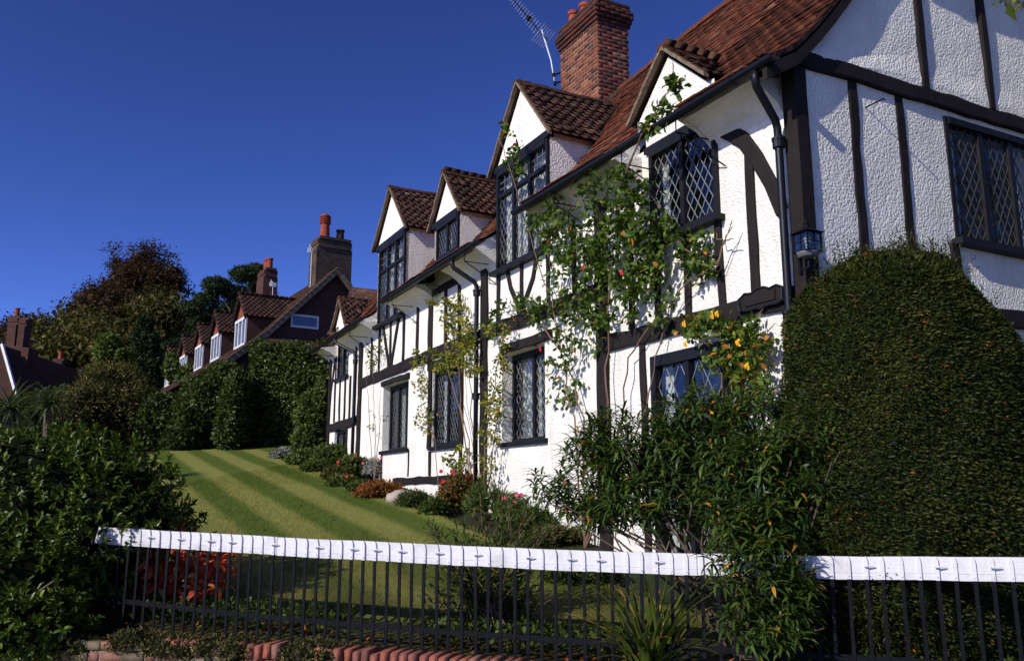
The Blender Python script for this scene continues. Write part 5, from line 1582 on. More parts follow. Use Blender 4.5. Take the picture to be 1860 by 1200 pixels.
def bush(name, label, cat, base, blobs, n, ln, wd, mat, tmpl=LEAF, group=None, shell=.6, core=True, coremat=None, mean=.45, sd=.25, nst=6, low=-1.0, out=.8, up=.3, droop=0.0, seed=1, hs=.78):
    r = np.random.RandomState(seed)
    t = thing(name, label, cat, base, group)
    P, D = blob_pts(blobs, n, shell, r, low)
    M, P = loose(P, D, ln, wd, out, up, droop, r)
    scatter('foliage', tmpl, M, P, tints(len(P), mean, sd, r), MAT[mat], t, kind='stuff', extra=hull(blobs, hs) if core else None)
    tips = [np.asarray(b[0]) for b in blobs for _ in range(max(1, nst // len(blobs)))]
    stems(t, np.asarray(base, float) - Zv * .03, [p + r.normal(0, .2, 3) * np.asarray(blobs[0][1]) * .6 for p in tips], .02 * max(1, ln / .08), .006 * max(1, ln / .08), r=r)
    return t
def gz(p, dz=0): return np.array([p[0], p[1], float(zg(p[0], p[1])) + dz])

# ------------------------------------------------------------------ foreground shrubs
r = np.random.RandomState(11)
# glossy evergreen at the left, hanging over the railing
lb_ = np.array([-4.3, 8.0, 0]); lau = thing('evergreen_shrub', 'large glossy dark evergreen shrub hanging over the left end of the railing', 'shrub', gz(lb_))
bl = [((-4.45, 8.05, 1.40), (1.42, 1.0, .92), 3.0), ((-4.4, 7.32, .90), (.95, .50, .60), 1.6), ((-3.7, 7.95, 1.35), (.72, .7, .72), 1.0), ((-5.4, 7.6, 1.3), (1.1, .8, 1.0), 1.4), ((-3.95, 7.05, .66), (.60, .30, .30), .7)]
P, D = blob_pts(bl, 3800, .74, r)
M, P = whorl(P, unit(D + Zv * .45), 8, .075, .030, 1.15, .15, .05, r)
pieces('leaf', OVAL, M, P, tints(len(P), .5, .24, r), MAT['l_laurel'], lau, 300, rest_name='foliage')
hv, hq, _ = hull(bl, .74)
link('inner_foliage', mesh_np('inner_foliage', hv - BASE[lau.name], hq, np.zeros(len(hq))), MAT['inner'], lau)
stems(lau, gz(lb_), [np.array(b[0]) + r.normal(0, .3, 3) for b in bl for _ in range(3)], .03, .008, r=r)

# red leaved shrub behind the railing
rb_ = at(330, 1000, 7.95); red = thing('red_leaved_shrub', 'shrub with drooping crimson and orange autumn leaves behind the railing', 'shrub', gz(rb_))
cz = float(zg(rb_[0], rb_[1]))
bl = [((rb_[0], rb_[1], cz + .42), (.56, .26, .32), 2), ((rb_[0] + .2, rb_[1] - .1, cz + .30), (.36, .24, .26), 1), ((rb_[0] - .2, rb_[1] - .15, cz + .34), (.34, .2, .28), 1)]
P, D = blob_pts(bl, 120, .5, r)
M, P = whorl(P, unit(D * .5 + Zv * .6), 5, .125, .042, 1.5, .75, .08, r)
pieces('leaf', LONG, M, P, tints(len(P), .5, .28, r), MAT['l_red'], red, 300)
stems(red, gz(rb_), [np.array(b[0]) + r.normal(0, .16, 3) for b in bl for _ in range(6)], .008, .004, 'twig', r=r)
tp = [at(x, y, 7.75) for x, y in ((412, 958), (335, 965), (405, 960))]
stems(red, gz(rb_), tp, .006, .003, 'twig', r=r)

# tall narrow leaved shrub leaning over the railing
wb = np.array([1.62, 6.15, 0]); wil = thing('narrow_leaved_shrub', 'tall shrub with drooping narrow green leaves leaning over the white top board', 'shrub', gz(wb))
def W_(x, y, Y, rx, ry, rd, w):
    c = at(x, y, Y); k = Y / F_PX
    return (tuple(c), (rx * k, rd, ry * k), w)
bl = [W_(1090, 870, 6.55, 105, 85, .30, 1.7), W_(1150, 800, 6.45, 110, 60, .28, 1.5), W_(1290, 820, 6.35, 130, 110, .32, 1.8), W_(1400, 800, 6.2, 120, 95, .30, 1.5), W_(1390, 900, 5.85, 130, 110, .22, 1.5),
      W_(1370, 1030, 5.52, 95, 140, .14, 1.5), W_(1460, 860, 5.75, 85, 130, .20, 1.1), W_(1200, 900, 6.3, 110, 70, .25, .9), W_(1260, 745, 6.4, 80, 50, .2, .4), W_(1430, 1080, 5.5, 60, 90, .1, .5), W_(1010, 890, 6.6, 45, 50, .2, .3)]
P, D = blob_pts(bl, 1150, .5, r)
M, P = whorl(P, unit(D * .35 + Zv * .9 + r.normal(size=P.shape) * .22), 11, .125, .0195, 1.35, .05, .06, r, .10)
pieces('leaf', LONGD, M, P, tints(len(P), .5, .25, r), MAT['l_long'], wil, 300, rest_name='foliage')
P, D = blob_pts(bl[2:5] + bl[7:8], 3200, .1, r)
M, P = loose(P, D, .085, .015, .4, .1, .4, r)
scatter('inner_foliage', LONG, M, P, tints(len(P), .12, .12, r), MAT['l_long'], wil, kind='stuff')
tips = []
for b in bl:
    for _ in range(6): tips.append(np.array(b[0]) + r.normal(0, .5, 3) * np.array(b[1]))
stems(wil, gz(wb), tips, .014, .004, r=r, wob=.07)

# feathery shrub in the middle, behind the railing
fb = at(900, 960, 7.15)
fea = thing('feathery_shrub', 'open feathery green shrub behind the middle of the railing', 'shrub', gz(fb))
tips = []
for i in range(85):
    x = r.uniform(765, 1010); y = 880 + abs(x - 890) * .35 + r.uniform(0, 190)
    tips.append(at(x, y, 7.15 + r.uniform(-.25, .3)))
stems(fea, gz(fb), tips, .006, .002, 'twig', wob=.04, r=r)
PP = []; DD = []
for tp in tips:
    b = gz(fb)
    for k in range(48):
        t = 1 - .66 * (k / 48)
        PP.append(b + (tp - b) * np.array([t ** 1.3, t ** 1.3, t]) + r.normal(0, .025, 3)); DD.append(unit(tp - b))
PP = np.array(PP); DD = np.array(DD)
M, P = loose(PP, DD, .080, .014, .5, .3, .2, r)
scatter('foliage', LONG, M, P, tints(len(P), .4, .25, r), MAT['l_green'], fea, kind='stuff')

# strap leaved clump growing through the railing: every leaf a piece
sb_ = fen(2.32, -.03, soil_z(2.32, -.03))
stp = thing('strap_leaved_plant', 'clump of long arching strap leaves with brown tips at the foot of the railing', 'plant', sb_)
tm = [strap_tmpl(b) for b in (.35, .9, 1.5, 2.1)]
tmq = [[mesh_np('leaf', a[0], a[1], np.full(len(a[1]), tv)) for tv in (.15, .4, .6, .75, .95)] for a in tm]
for a in tmq:
    for m in a: m.materials.append(MAT['l_strap'])
for i in range(74):
    az = r.uniform(0, 2 * math.pi); lean = abs(r.normal(.25, .22)); kd = min(3, int(lean * 3.2 + r.rand() * 1.6))
    hd = xd * math.cos(az) + (-yd) * math.sin(az) * .45
    ax = unit(Zv * math.cos(lean) + hd * math.sin(lean)); up = unit(Zv * .2 - hd * 1.0 + ax * .01)
    up = -unit(hd - ax * (hd @ ax)) if lean < 1 else Zv
    ln_ = r.uniform(.45, .85); wd_ = r.uniform(.024, .040)
    # bend away from centre: template bends towards -z, so z must point up/inward
    M = frames(ax[None], up[None], np.array([ln_]), np.array([wd_]))[0]
    p = sb_ + hd * r.uniform(0, .09) + xd * r.normal(0, .05)
    m4 = Matrix([[M[0][0], M[0][1], M[0][2], p[0] - sb_[0]], [M[1][0], M[1][1], M[1][2], p[1] - sb_[1]], [M[2][0], M[2][1], M[2][2], p[2] - sb_[2] - .02], [0, 0, 0, 1]])
    link('leaf', tmq[kd][r.choice(5, p=[.34, .3, .2, .09, .07])], None, stp, M=m4)

# domed yew between the railing and the gable wall
yb = np.array([3.10, 6.42, 0]); yew = thing('clipped_yew', 'huge clipped domed yew bush in front of the gable wall', 'bush', gz(yb))
hp = np.array([0, .15, .3, .5, .7, .82, .9, .96, .985, 1.0]); rp = np.array([1.06, 1.16, 1.19, 1.13, 1.04, .96, .84, .62, .42, .02])
ZB, ZT = float(zg(yb[0], yb[1])) - .02, 3.42
gxd = -N; gyd = U
def yew_pt(h, th, k=1.0):
    rr = np.interp(h, hp, rp) * k
    lump = 1 + .035 * np.sin(th * 5 + h * 9) + .02 * np.sin(th * 11 - h * 17) + .02 * np.sin(h * 23 + th * 3)
    a = rr * lump
    ce, se = np.cos(th), np.sin(th)
    X = 1.14 * a * ce; Yy = .69 * a * se
    zz = ZB + (ZT - ZB) * h - 1.15 * np.maximum(0, ce + .25) ** 1.4 * np.clip((h - .45) / .55, 0, 1)
    return np.stack([yb[0] + X * gxd[0] + Yy * gyd[0], yb[1] + X * gxd[1] + Yy * gyd[1], zz + .45 * np.maximum(0, -ce * 0)], axis=-1)
n = 190000
hh = r.rand(n) ** .85; hh = np.where(r.rand(n) < .14, 1 - (r.rand(n) ** 2) * .12, hh); th = r.uniform(0, 2 * math.pi, n)
P = yew_pt(hh, th, 1 - .05 * r.rand(n)); P2_ = yew_pt(np.clip(hh + .01, 0, 1), th); P3_ = yew_pt(hh, th + .02)
Dn = unit(np.cross(P3_ - yew_pt(hh, th), P2_ - yew_pt(hh, th))); 
cen = np.array([yb[0], yb[1], 1.8]); fl_ = np.sign(((P - cen) * Dn).sum(1)); Dn = Dn * fl_[:, None]
ax = unit(Dn * .65 + rand_unit(n, r) * np.array([.8, .8, .3]) - Zv * .12 + Zv * (hh > .93)[:, None] * .7)
ln_ = (.016 + .022 * r.rand(n)) * (1 + .8 * (hh > .95) * r.rand(n))
M = frames(ax, unit(Dn + rand_unit(n, r) * .4), ln_, ln_ * .34)
tn = tints(n, .45, .22, r) + .16 * np.sin(th * 7 + hh * 13) * np.sin(hh * 27 + th * 3); tn = np.clip(tn, 0, 1); tn = np.minimum(tn, .955); patch = np.sin(th * 9 + hh * 31) * np.sin(hh * 19 - th * 4); tn = np.where((patch > .8) & (r.rand(n) < .05), 1.0, tn); tn[r.rand(n) < .0022] = 1.0
H1, T1 = np.meshgrid(np.linspace(0, 1, 26), np.linspace(0, 2 * math.pi, 33), indexing='ij')
hv = yew_pt(H1.ravel(), T1.ravel(), .955); hq = np.array([(i * 33 + j, i * 33 + j + 1, (i + 1) * 33 + j + 1, (i + 1) * 33 + j) for i in range(25) for j in range(32)])
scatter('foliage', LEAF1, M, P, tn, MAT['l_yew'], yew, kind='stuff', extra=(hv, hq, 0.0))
# wispy unclipped shoots on top
n = 520; hh = 1 - r.rand(n) ** 1.5 * .12; th = r.uniform(0, 2 * math.pi, n); tb = yew_pt(hh, th, .95)
PP = []; DD = []
for b in tb:
    d = unit(Zv + r.normal(0, .45, 3)); l_ = r.uniform(.06, .24)
    for k in range(14): PP.append(b + d * l_ * k / 13); DD.append(d)
M, P = loose(np.array(PP), np.array(DD), .034, .009, .5, .3, 0, r)
scatter('shoots', LEAF1, M, P, tints(len(P), .8, .12, r) * .95, MAT['l_yew'], yew, kind='stuff')
MB().tube([gz(yb, -.05), gz(yb, .5), gz(yb, 1.2)], [.16, .12, .06], 8).build('trunk', MAT['bark'], yew)

# creeping mats on the wall top
for (x, y, w, lab) in ((110, 1165, .34, 'grey brown creeping mat hanging below the glossy evergreen'), (285, 1150, .30, 'creeping mat on the wall top below the red leaved shrub'), (425, 1165, .26, 'creeping mat on the wall top between two runs of red coping bricks'),
                       (560, 1172, .26, 'creeping mat on the wall top beside the longest run of coping bricks')):
    d = ray(x, y); q = FR - FI * .36; t = ((q - CP[:2]) @ FI) / (d[:2] @ FI); c = CP + d * t
    r = np.random.RandomState(int(x))
    c[2] = wtop((c[:2] - FR) @ FD) - .035
    bls = [(tuple(c + xd * r.normal(0, w * .5) + Zv * r.normal(0, .02)), (w * .6, .15, .085), 1) for _ in range(6)]
    bush('creeping_plant', lab, 'plant', c - Zv * .06, bls, 3600, .030, .015, 'l_moss', LEAF, None, .3, True, nst=5, seed=int(x), sd=.3)
r = np.random.RandomState(5)
# undergrowth along the inside of the railing
n = 5200
s_ = r.uniform(-1.5, 8.5, n); t_ = r.uniform(.06, .75, n); dens = (np.sin(s_ * 2.3) + np.sin(s_ * 5.1 + 1) * .6 > -.6)
s_, t_ = s_[dens], t_[dens]; n = len(s_)
pp = FR + FD * s_[:, None] + FI * t_[:, None]
P = np.column_stack([pp, zg(pp[:, 0], pp[:, 1]) + r.rand(n) * .16 * (1.1 - t_)])
ax = unit(rand_unit(n, r) + Zv * .7); l_ = .035 + .05 * r.rand(n)
V, Q = inst_np(LEAF[0], LEAF[1], frames(ax, rand_unit(n, r) * .6 + Zv, l_, l_ * .5), P)
go = link('undergrowth', mesh_np('undergrowth', V, Q, np.repeat(tints(n, .35, .25, r), 2)), MAT['l_green']); tag(go, 'low leafy undergrowth along the inside of the railing', 'undergrowth', kind='stuff')
n = 1500
s_ = r.uniform(-1.5, 8.0, n); t_ = r.uniform(-.32, .3, n)
P = np.array([fen(a, b, soil_z(a, b) + .01) for a, b in zip(s_, t_)])
ax = unit(rand_unit(n, r) * np.array([1, 1, .25])); l_ = .03 + .05 * r.rand(n)
V, Q = inst_np(LEAF[0], LEAF[1], frames(ax, rand_unit(n, r) * .5 + Zv, l_, l_ * .45), P)
go = link('fallen_leaves', mesh_np('fallen_leaves', V, Q, np.repeat(tints(n, .55, .3, r), 2)), MAT['l_orange']); tag(go, 'brown fallen leaves scattered on the soil under the railing', 'leaves', kind='stuff')

# ------------------------------------------------------------------ climbers on the front
def climber(label, base_px, stem_px, clusters, mat, ln, seed, blooms=(), single=0, mean=.45, vb=.18, thick=.012, tm=OVAL, dens=3.0):
    r = np.random.RandomState(seed)
    bu, _ = fuz(base_px[0], base_px[1], vb)
    bp = gz(L(bu, vb, 0))
    t = thing('climbing_rose', label, 'climber', bp, None)
    for path in stem_px:
        pts = []
        if path[0] is None: path = path[1:]; pts.append(bp - Zv * .04)
        for (x, y, v) in path:
            pts.append(fac(x, y, v))
        q = [pts[0]]
        for a, b in zip(pts, pts[1:]):
            for k in range(1, 5): q.append(a + (b - a) * k / 4 + r.normal(0, .012, 3))
        MB().tube(q, [thick * (1 - .65 * i / len(q)) for i in range(len(q))], 5).build('stem', MAT['twig'], t)
    MM, PPx = [], []
    for (x, y, rx, ry, cnt, v, sv_) in clusters:
        ns = max(3, int(cnt * dens / 6))
        tips = []
        for _ in range(ns):
            a_ = r.uniform(0, 2 * math.pi); q_ = math.sqrt(r.rand())
            tips.append(fac(x + rx * q_ * math.cos(a_), y + ry * q_ * math.sin(a_), v + sv_ * r.uniform(-1, 1)))
        tips = np.array(tips)
        M_, P_ = whorl(tips, unit(N * .8 + Zv * .3 + r.normal(size=tips.shape) * .7), 6, ln, ln * .62, 1.4, .6, .10, r, .5)
        MM.append(M_); PPx.append(P_ + r.normal(0, .02, P_.shape))
    M_ = np.vstack(MM); P_ = np.vstack(PPx); ti = tints(len(P_), mean, .24, r)
    if single: pieces('leaf', tm, M_, P_, ti, MAT[mat], t, single, rest_name='foliage')
    else: scatter('foliage', tm, M_, P_, ti, MAT[mat], t, kind='stuff')
    for (x, y, v, m_, rad) in blooms:
        c = fac(x, y, v); bm_ = MB()
        for k in range(9):
            th = k * 2.4; ro = rad * (.25 + .75 * k / 9)
            d = unit(np.array([math.cos(th), math.sin(th), 0]) @ np.stack([U, Zv, N]))
            e = np.cross(N, d)
            bm_.add([c + N * .01, c + d * ro * .6 + e * ro * .45 + N * (.02 - .02 * k / 9), c + d * ro + N * (.012 * (1 - k / 9)), c + d * ro * .6 - e * ro * .45 + N * (.02 - .02 * k / 9)], [(0, 1, 2, 3)])
        bm_.build('bloom', MAT[m_], t)
    return t
climber('big leafy climbing rose covering the wall between two upper windows', (1060, 850),
        [[None, (1045, 780, .14), (1030, 700, .14), (1040, 600, .16), (1070, 500, .2), (1085, 400, .3)], [None, (1060, 760, .12), (1020, 640, .13), (1000, 540, .16), (960, 420, .3), (925, 300, .45), (905, 240, .5)],
         [None, (1104, 760, .13), (1100, 640, .13), (1108, 520, .16), (1110, 400, .25), (1130, 330, .4)], [None, (1130, 760, .12), (1140, 650, .12), (1180, 590, .13), (1250, 510, .15), (1300, 480, .15), (1330, 400, .15)],
         [(1130, 330, .4), (1165, 245, .52), (1200, 190, .5), (1225, 140, .45), (1222, 112, .4)], [(1085, 400, .3), (1180, 350, .25), (1230, 440, .15), (1270, 470, .15)],
         [(1020, 640, .13), (960, 560, .14), (900, 570, .15)], [None, (1175, 740, .12), (1190, 650, .12), (1215, 560, .12), (1250, 490, .13)]],
        [(1080, 400, 105, 75, 420, .32, .14), (1110, 340, 60, 40, 150, .38, .1), (1130, 460, 75, 60, 260, .25, .12), (1030, 470, 60, 60, 170, .24, .1), (985, 400, 35, 25, 70, .36, .08), (1100, 540, 60, 55, 160, .2, .08), (1050, 600, 45, 55, 90, .16, .06),
         (1000, 560, 50, 40, 90, .18, .08), (935, 560, 45, 22, 70, .18, .06), (1020, 680, 35, 60, 70, .16, .05), (1200, 440, 40, 60, 100, .2, .06), (1180, 540, 50, 50, 90, .18, .06), (1260, 470, 35, 40, 60, .16, .05),
         (1200, 200, 14, 18, 30, .5, .03), (1222, 140, 10, 22, 30, .46, .03), (1178, 235, 14, 16, 24, .52, .03), (925, 275, 16, 25, 32, .47, .05), (945, 300, 16, 18, 22, .42, .05), (910, 240, 10, 14, 12, .5, .03), (1270, 440, 30, 20, 30, .16, .04), (900, 580, 14, 14, 14, .16, .03)],
        'l_rose', .085, 21, [(1130, 495, .3, 'petal_red', .05), (1016, 685, .25, 'petal_red', .045), (1060, 485, .3, 'petal_red', .05), (982, 634, .2, 'petal_red', .045)], 300, dens=2.0)
climber('yellow flowered climbing rose over the tall glazed garden door', (1340, 900),
        [[None, (1340, 760, .14), (1345, 680, .15), (1330, 600, .17), (1300, 570, .2), (1240, 590, .2)], [None, (1335, 740, .14), (1355, 640, .16), (1370, 580, .18), (1385, 560, .18)], [None, (1320, 760, .2), (1310, 680, .2), (1290, 640, .2)]],
        [(1290, 590, 50, 26, 90, .22, .06), (1340, 640, 35, 50, 110, .2, .06), (1370, 610, 28, 40, 60, .2, .06), (1365, 690, 30, 40, 60, .2, .05), (1300, 650, 30, 20, 40, .22, .04), (1250, 600, 20, 12, 20, .22, .04), (1320, 720, 35, 30, 40, .22, .05)],
        'l_rose', .07, 22, [(1293, 572, .27, 'petal_yellow', .06), (1246, 625, .25, 'petal_yellow', .05), (1342, 622, .27, 'petal_yellow', .055), (1243, 588, .25, 'petal_yellow', .05), (1294, 748, .3, 'petal_yellow', .05), (1358, 665, .27, 'petal_yellow', .05), (1303, 570, .28, 'petal_yellow', .045)], 0, .6)
climber('yellowing climber around the window between the two middle downpipes', (862, 880),
        [[None, (850, 800, .13), (835, 720, .13), (830, 640, .14), (822, 560, .15)], [None, (840, 760, .12), (815, 680, .13), (805, 600, .14)], [None, (858, 780, .12), (852, 660, .14)], [(822, 560, .15), (790, 545, .3), (755, 535, .4)]],
        [(825, 570, 24, 38, 110, .16, .06), (835, 630, 26, 40, 120, .17, .06), (812, 660, 28, 24, 80, .17, .05), (850, 600, 12, 25, 30, .16, .04), (790, 545, 20, 10, 30, .34, .05), (755, 655, 14, 16, 30, .15, .04), (855, 670, 14, 25, 34, .16, .04), (830, 830, 28, 24, 50, .16, .05)],
        'l_yellow', .066, 23, [(848, 866, .25, 'petal_red', .06)], 0, .5)
climber('straggly yellow climber beside the middle downpipe', (880, 900),
        [[None, (880, 800, .2), (890, 740, .2), (905, 660, .18), (915, 600, .18)], [None, (900, 780, .16), (925, 680, .15)]],
        [(895, 720, 18, 45, 80, .2, .05), (905, 650, 16, 35, 50, .19, .05), (885, 790, 16, 30, 40, .2, .05), (900, 600, 28, 14, 40, .2, .05), (880, 850, 20, 24, 30, .22, .05)],
        'l_yellow', .062, 24, (), 0, .55)
climber('thin yellow climber against the wall left of the black framed window', (800, 860),
        [[None, (790, 800, .12), (768, 740, .12), (762, 690, .13)]],
        [(762, 700, 12, 26, 36, .14, .04), (768, 760, 14, 30, 44, .14, .04), (785, 640, 12, 10, 14, .14, .03)], 'l_yellow', .062, 25, (), 0, .6, thick=.008)
climber('nearly bare wall climber near the far downpipe', (680, 860),
        [[None, (682, 790, .1), (678, 720, .1), (676, 640, .1)], [None, (672, 780, .1), (668, 700, .1), (664, 660, .1)], [None, (690, 780, .1), (690, 710, .1)]],
        [(674, 645, 12, 22, 46, .13, .04), (690, 625, 6, 18, 14, .12, .03), (680, 760, 14, 40, 12, .12, .03)], 'l_green', .06, 26, (), 0, .7, thick=.008)
# bare twigs by the near window
tw = climber('bare twiggy stem beside the near upper window', (1300, 900), [[(1300, 480, .12), (1315, 440, .13), (1330, 410, .13)], [(1315, 440, .13), (1300, 425, .14)], [(1300, 480, .12), (1275, 500, .12), (1245, 520, .12)], [(1315, 440, .13), (1335, 430, .14)]], [(1280, 495, 14, 10, 8, .13, .02)], 'l_yellow', .04, 27, (), 0, .5, thick=.009)

# ------------------------------------------------------------------ flower bed along the front
def bedpt(x, y): return gpx(x, y)
def mound(name, label, cat, px, Yadj, rx, ry, rd, n, ln, wd, mat, seed, tmpl=LEAF, blooms=None, mean=.45, group=None, up=.4, core=True):
    g0 = gpx(px[0], px[1]) if Yadj is None else at(px[0], px[1], Yadj)
    b = gz(g0)
    k = b[1] / F_PX
    c = b + Zv * ry * k * .9
    t = bush(name, label, cat, b, [(tuple(c), (rx * k, rd, ry * k), 2), (tuple(c + np.array([rx * k * .4, .1, -ry * k * .3])), (rx * k * .7, rd * .8, ry * k * .7), 1), (tuple(c + np.array([-rx * k * .45, -.05, -ry * k * .35])), (rx * k * .65, rd * .8, ry * k * .65), 1)],
             n, ln, wd, mat, tmpl, group, .5, core, None, mean, .25, 5, -.5, .7, up, 0, seed, .7)
    if blooms:
        r = np.random.RandomState(seed + 99)
        for _ in range(blooms[1]):
            a = r.uniform(0, math.pi * 2); q = r.rand() ** .5
            p = c + np.array([rx * k * math.cos(a) * q, -rd * r.uniform(.4, 1.05), ry * k * (.3 + .8 * r.rand())])
            bm_ = MB(); rad = blooms[2]
            for j in range(7):
                th = j * .9; d = np.array([math.cos(th), -.25, math.sin(th)]); e = np.array([-math.sin(th), 0, math.cos(th)])
                bm_.add([p, p + d * rad * .6 + e * rad * .4, p + d * rad, p + d * rad * .6 - e * rad * .4], [(0, 1, 2, 3)])
            bm_.build('bloom', MAT[blooms[0]], t)
    return t
mound('silver_plant', 'round silver leaved plant with pink flowers below the far window', 'plant', (690, 868), None, 30, 20, .3, 2600, .06, .012, 'l_silver', 31, LONG, ('petal_pink', 5, .03), .5)
mound('sedum_mound', 'rusty orange mound of leaves along the bed edge below the silver plant', 'plant', (690, 905), None, 42, 16, .35, 2400, .055, .03, 'l_orange', 32, LEAF, None, .65)
mound('dark_mound', 'dark green fine leaved mound beside the pale stone', 'plant', (752, 922), None, 30, 16, .3, 2200, .05, .012, 'l_green', 33, LONG, None, .3)
mound('red_yellow_bush', 'yellow green bush with red flowers below the yellowing climber', 'plant', (835, 925), None, 36, 34, .35, 2600, .06, .035, 'l_orange', 34, LEAF, ('petal_red', 4, .034), .3)
mound('pink_rose_bush', 'small rose bush with pink blooms at the foot of the white wall', 'plant', (930, 950), None, 30, 26, .3, 1200, .055, .03, 'l_green', 35, LEAF, ('petal_pink', 4, .032), .5, core=False)
mound('bed_plant', 'tall leafy bed plant between the two middle downpipes', 'plant', (880, 940), None, 34, 34, .3, 1600, .08, .014, 'l_green', 36, LONG, None, .5, core=False)
mound('bed_plant', 'dry reddish brown bed plant in front of the white wall near the tall shrub', 'plant', (1010, 985), None, 60, 14, .3, 1800, .05, .02, 'l_moss', 37, LEAF, None, .6)
mound('bed_plant', 'mixed green bed plant under the far downpipe', 'plant', (640, 868), None, 30, 22, .35, 2000, .07, .035, 'l_green', 38, LEAF, ('petal_red', 2, .03), .6)
mound('bed_plant', 'leafy bed plant below the far ground floor window', 'plant', (600, 852), None, 34, 24, .45, 2400, .08, .04, 'l_green', 39, LEAF, None, .55)
mound('bed_plant', 'low grey green bed plant at the far tip of the lawn edge', 'plant', (525, 832), None, 30, 9, .5, 1500, .07, .04, 'l_silver', 40, LEAF, None, .1)
mound('bed_plant', 'bed plant with red flowers beside the orange mound', 'plant', (625, 885), None, 26, 12, .3, 1300, .06, .03, 'l_green', 41, LEAF, ('petal_red', 3, .03), .6)
mound('bed_plant', 'broad leaved bed plant at the hedge end of the bed', 'plant', (560, 845), None, 36, 14, .5, 1800, .09, .05, 'l_green', 42, LEAF, None, .6)
mound('bed_plant', 'green bed plant behind the railing beside the strap leaves', 'plant', (1060, 1030), 8.4, 60, 16, .3, 1600, .07, .03, 'l_green', 43, LEAF, None, .4)
# pale stone
sp = gz(gpx(728, 914)); st = MB(); V = []; r = np.random.RandomState(3)
for i in range(7):
    for j in range(10):
        ph = math.pi * i / 6; th = 2 * math.pi * j / 10; rr = 1 + .14 * math.sin(3 * th + 2 * ph) + r.normal(0, .05)
        V.append(sp + np.array([.26 * math.sin(ph) * math.cos(th) * rr, .2 * math.sin(ph) * math.sin(th) * rr, .08 + .13 * math.cos(ph) * rr]))
st.add(V, [(i * 10 + j, i * 10 + (j + 1) % 10, (i + 1) * 10 + (j + 1) % 10, (i + 1) * 10 + j) for i in range(6) for j in range(10)])
tag(st.build('garden_stone', MAT['rock'], None, base=sp, smooth=True), 'pale rounded stone at the edge of the flower bed', 'stone')

# ------------------------------------------------------------------ hedges and bushes across the lawn
def box_hedge(name, label, x0, x1, ytop, Y0, depth, n, seed, ybase=815, mat='l_hedge', ln=.11):
    r = np.random.RandomState(seed)
    p0 = at(x0, ybase, Y0); p1 = at(x1, ybase, Y0); zt = at((x0 + x1) / 2, ytop, Y0)[2]
    b = gz(np.array([(p0[0] + p1[0]) / 2, Y0 + depth / 2, 0]))
    t = thing(name, label, 'hedge', b)
    X0, X1 = p0[0], p1[0]; z0 = min(float(zg(X0, Y0)), float(zg(X1, Y0))) - .1
    wx = X1 - X0; hz = zt - z0
    area = [wx * hz, wx * depth, depth * hz, depth * hz]
    cnt = r.multinomial(n, np.array(area) / sum(area)); P = []; D = []
    a, c = r.rand(cnt[0]), r.rand(cnt[0]); P.append(np.stack([X0 + wx * a, np.full(cnt[0], Y0), z0 + hz * c], 1)); D.append(np.tile([0, -1, .1], (cnt[0], 1)))
    a, c = r.rand(cnt[1]), r.rand(cnt[1]); P.append(np.stack([X0 + wx * a, Y0 + depth * c, np.full(cnt[1], zt)], 1)); D.append(np.tile([0, 0, 1], (cnt[1], 1)))
    for k, X in ((2, X0), (3, X1)):
        a, c = r.rand(cnt[k]), r.rand(cnt[k]); P.append(np.stack([np.full(cnt[k], X), Y0 + depth * a, z0 + hz * c], 1)); D.append(np.tile([-1 if k == 2 else 1, 0, .1], (cnt[k], 1)))
    P = np.vstack(P); D = np.vstack(D).astype(float)
    bul = .05 * np.sin(P[:, 0] * 2.1) * np.sin(P[:, 2] * 1.9 + P[:, 1]) + .05 * np.sin(P[:, 0] * 6 + P[:, 2] * 5)
    P = P + D * (bul + r.normal(0, .05, len(P)))[:, None]
    M, P = loose(P, D, ln, ln * .6, .8, .2, .2, r)
    V = [(X0 + .12, Y0 + .12, z0), (X1 - .12, Y0 + .12, z0), (X1 - .12, Y0 + depth - .12, z0), (X0 + .12, Y0 + depth - .12, z0), (X0 + .12, Y0 + .12, zt - .12), (X1 - .12, Y0 + .12, zt - .12), (X1 - .12, Y0 + depth - .12, zt - .12), (X0 + .12, Y0 + depth - .12, zt - .12)]
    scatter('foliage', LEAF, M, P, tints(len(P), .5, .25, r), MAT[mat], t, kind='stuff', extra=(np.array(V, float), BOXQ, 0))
box_hedge('clipped_hedge', 'tall square clipped hedge between the lawn and the brick house', 446, 640, 624, 26.5, 4.0, 22000, 51)
def px_blob(x, y, rx, ry, Y, rd, w=1):
    k = Y / F_PX; c = at(x, y, Y)
    return (tuple(c), (rx * k, rd, ry * k), w)
def bgbush(name, label, cat, blobs, n, ln, wd, mat, seed, group=None, mean=.45, hs=.8, nst=4, tmpl=LEAF, sd=.25, shell=.6, core=True):
    b0 = np.array(blobs[0][0]); base = gz(b0)
    return bush(name, label, cat, base, blobs, n, ln, wd, mat, tmpl, group, shell, core, None, mean, sd, nst, -1, .8, .2, 0, seed, hs)
bgbush('rounded_bush', 'light green rounded bush against the far corner of the cottage', 'bush', [px_blob(568, 760, 34, 50, 22.6, .5, 2), px_blob(560, 800, 30, 30, 22.4, .5, 1), px_blob(588, 715, 16, 34, 22.4, .3, 1)], 5200, .09, .06, 'l_green', 52, mean=.65)
bgbush('rounded_bush', 'bright green bush at the left end of the square hedge', 'bush', [px_blob(428, 745, 26, 75, 26.0, .8, 2), px_blob(420, 785, 28, 40, 25.8, .7, 1)], 5200, .12, .08, 'l_hedge', 53, mean=.45)
bgbush('garden_shrub', 'broad dark green shrub left of the square hedge', 'shrub', [px_blob(385, 740, 58, 75, 27, 1.0, 3), px_blob(350, 770, 40, 50, 26.6, .9, 2), px_blob(410, 690, 30, 35, 27.4, .7, 1)], 9000, .13, .08, 'l_green', 54, mean=.40)
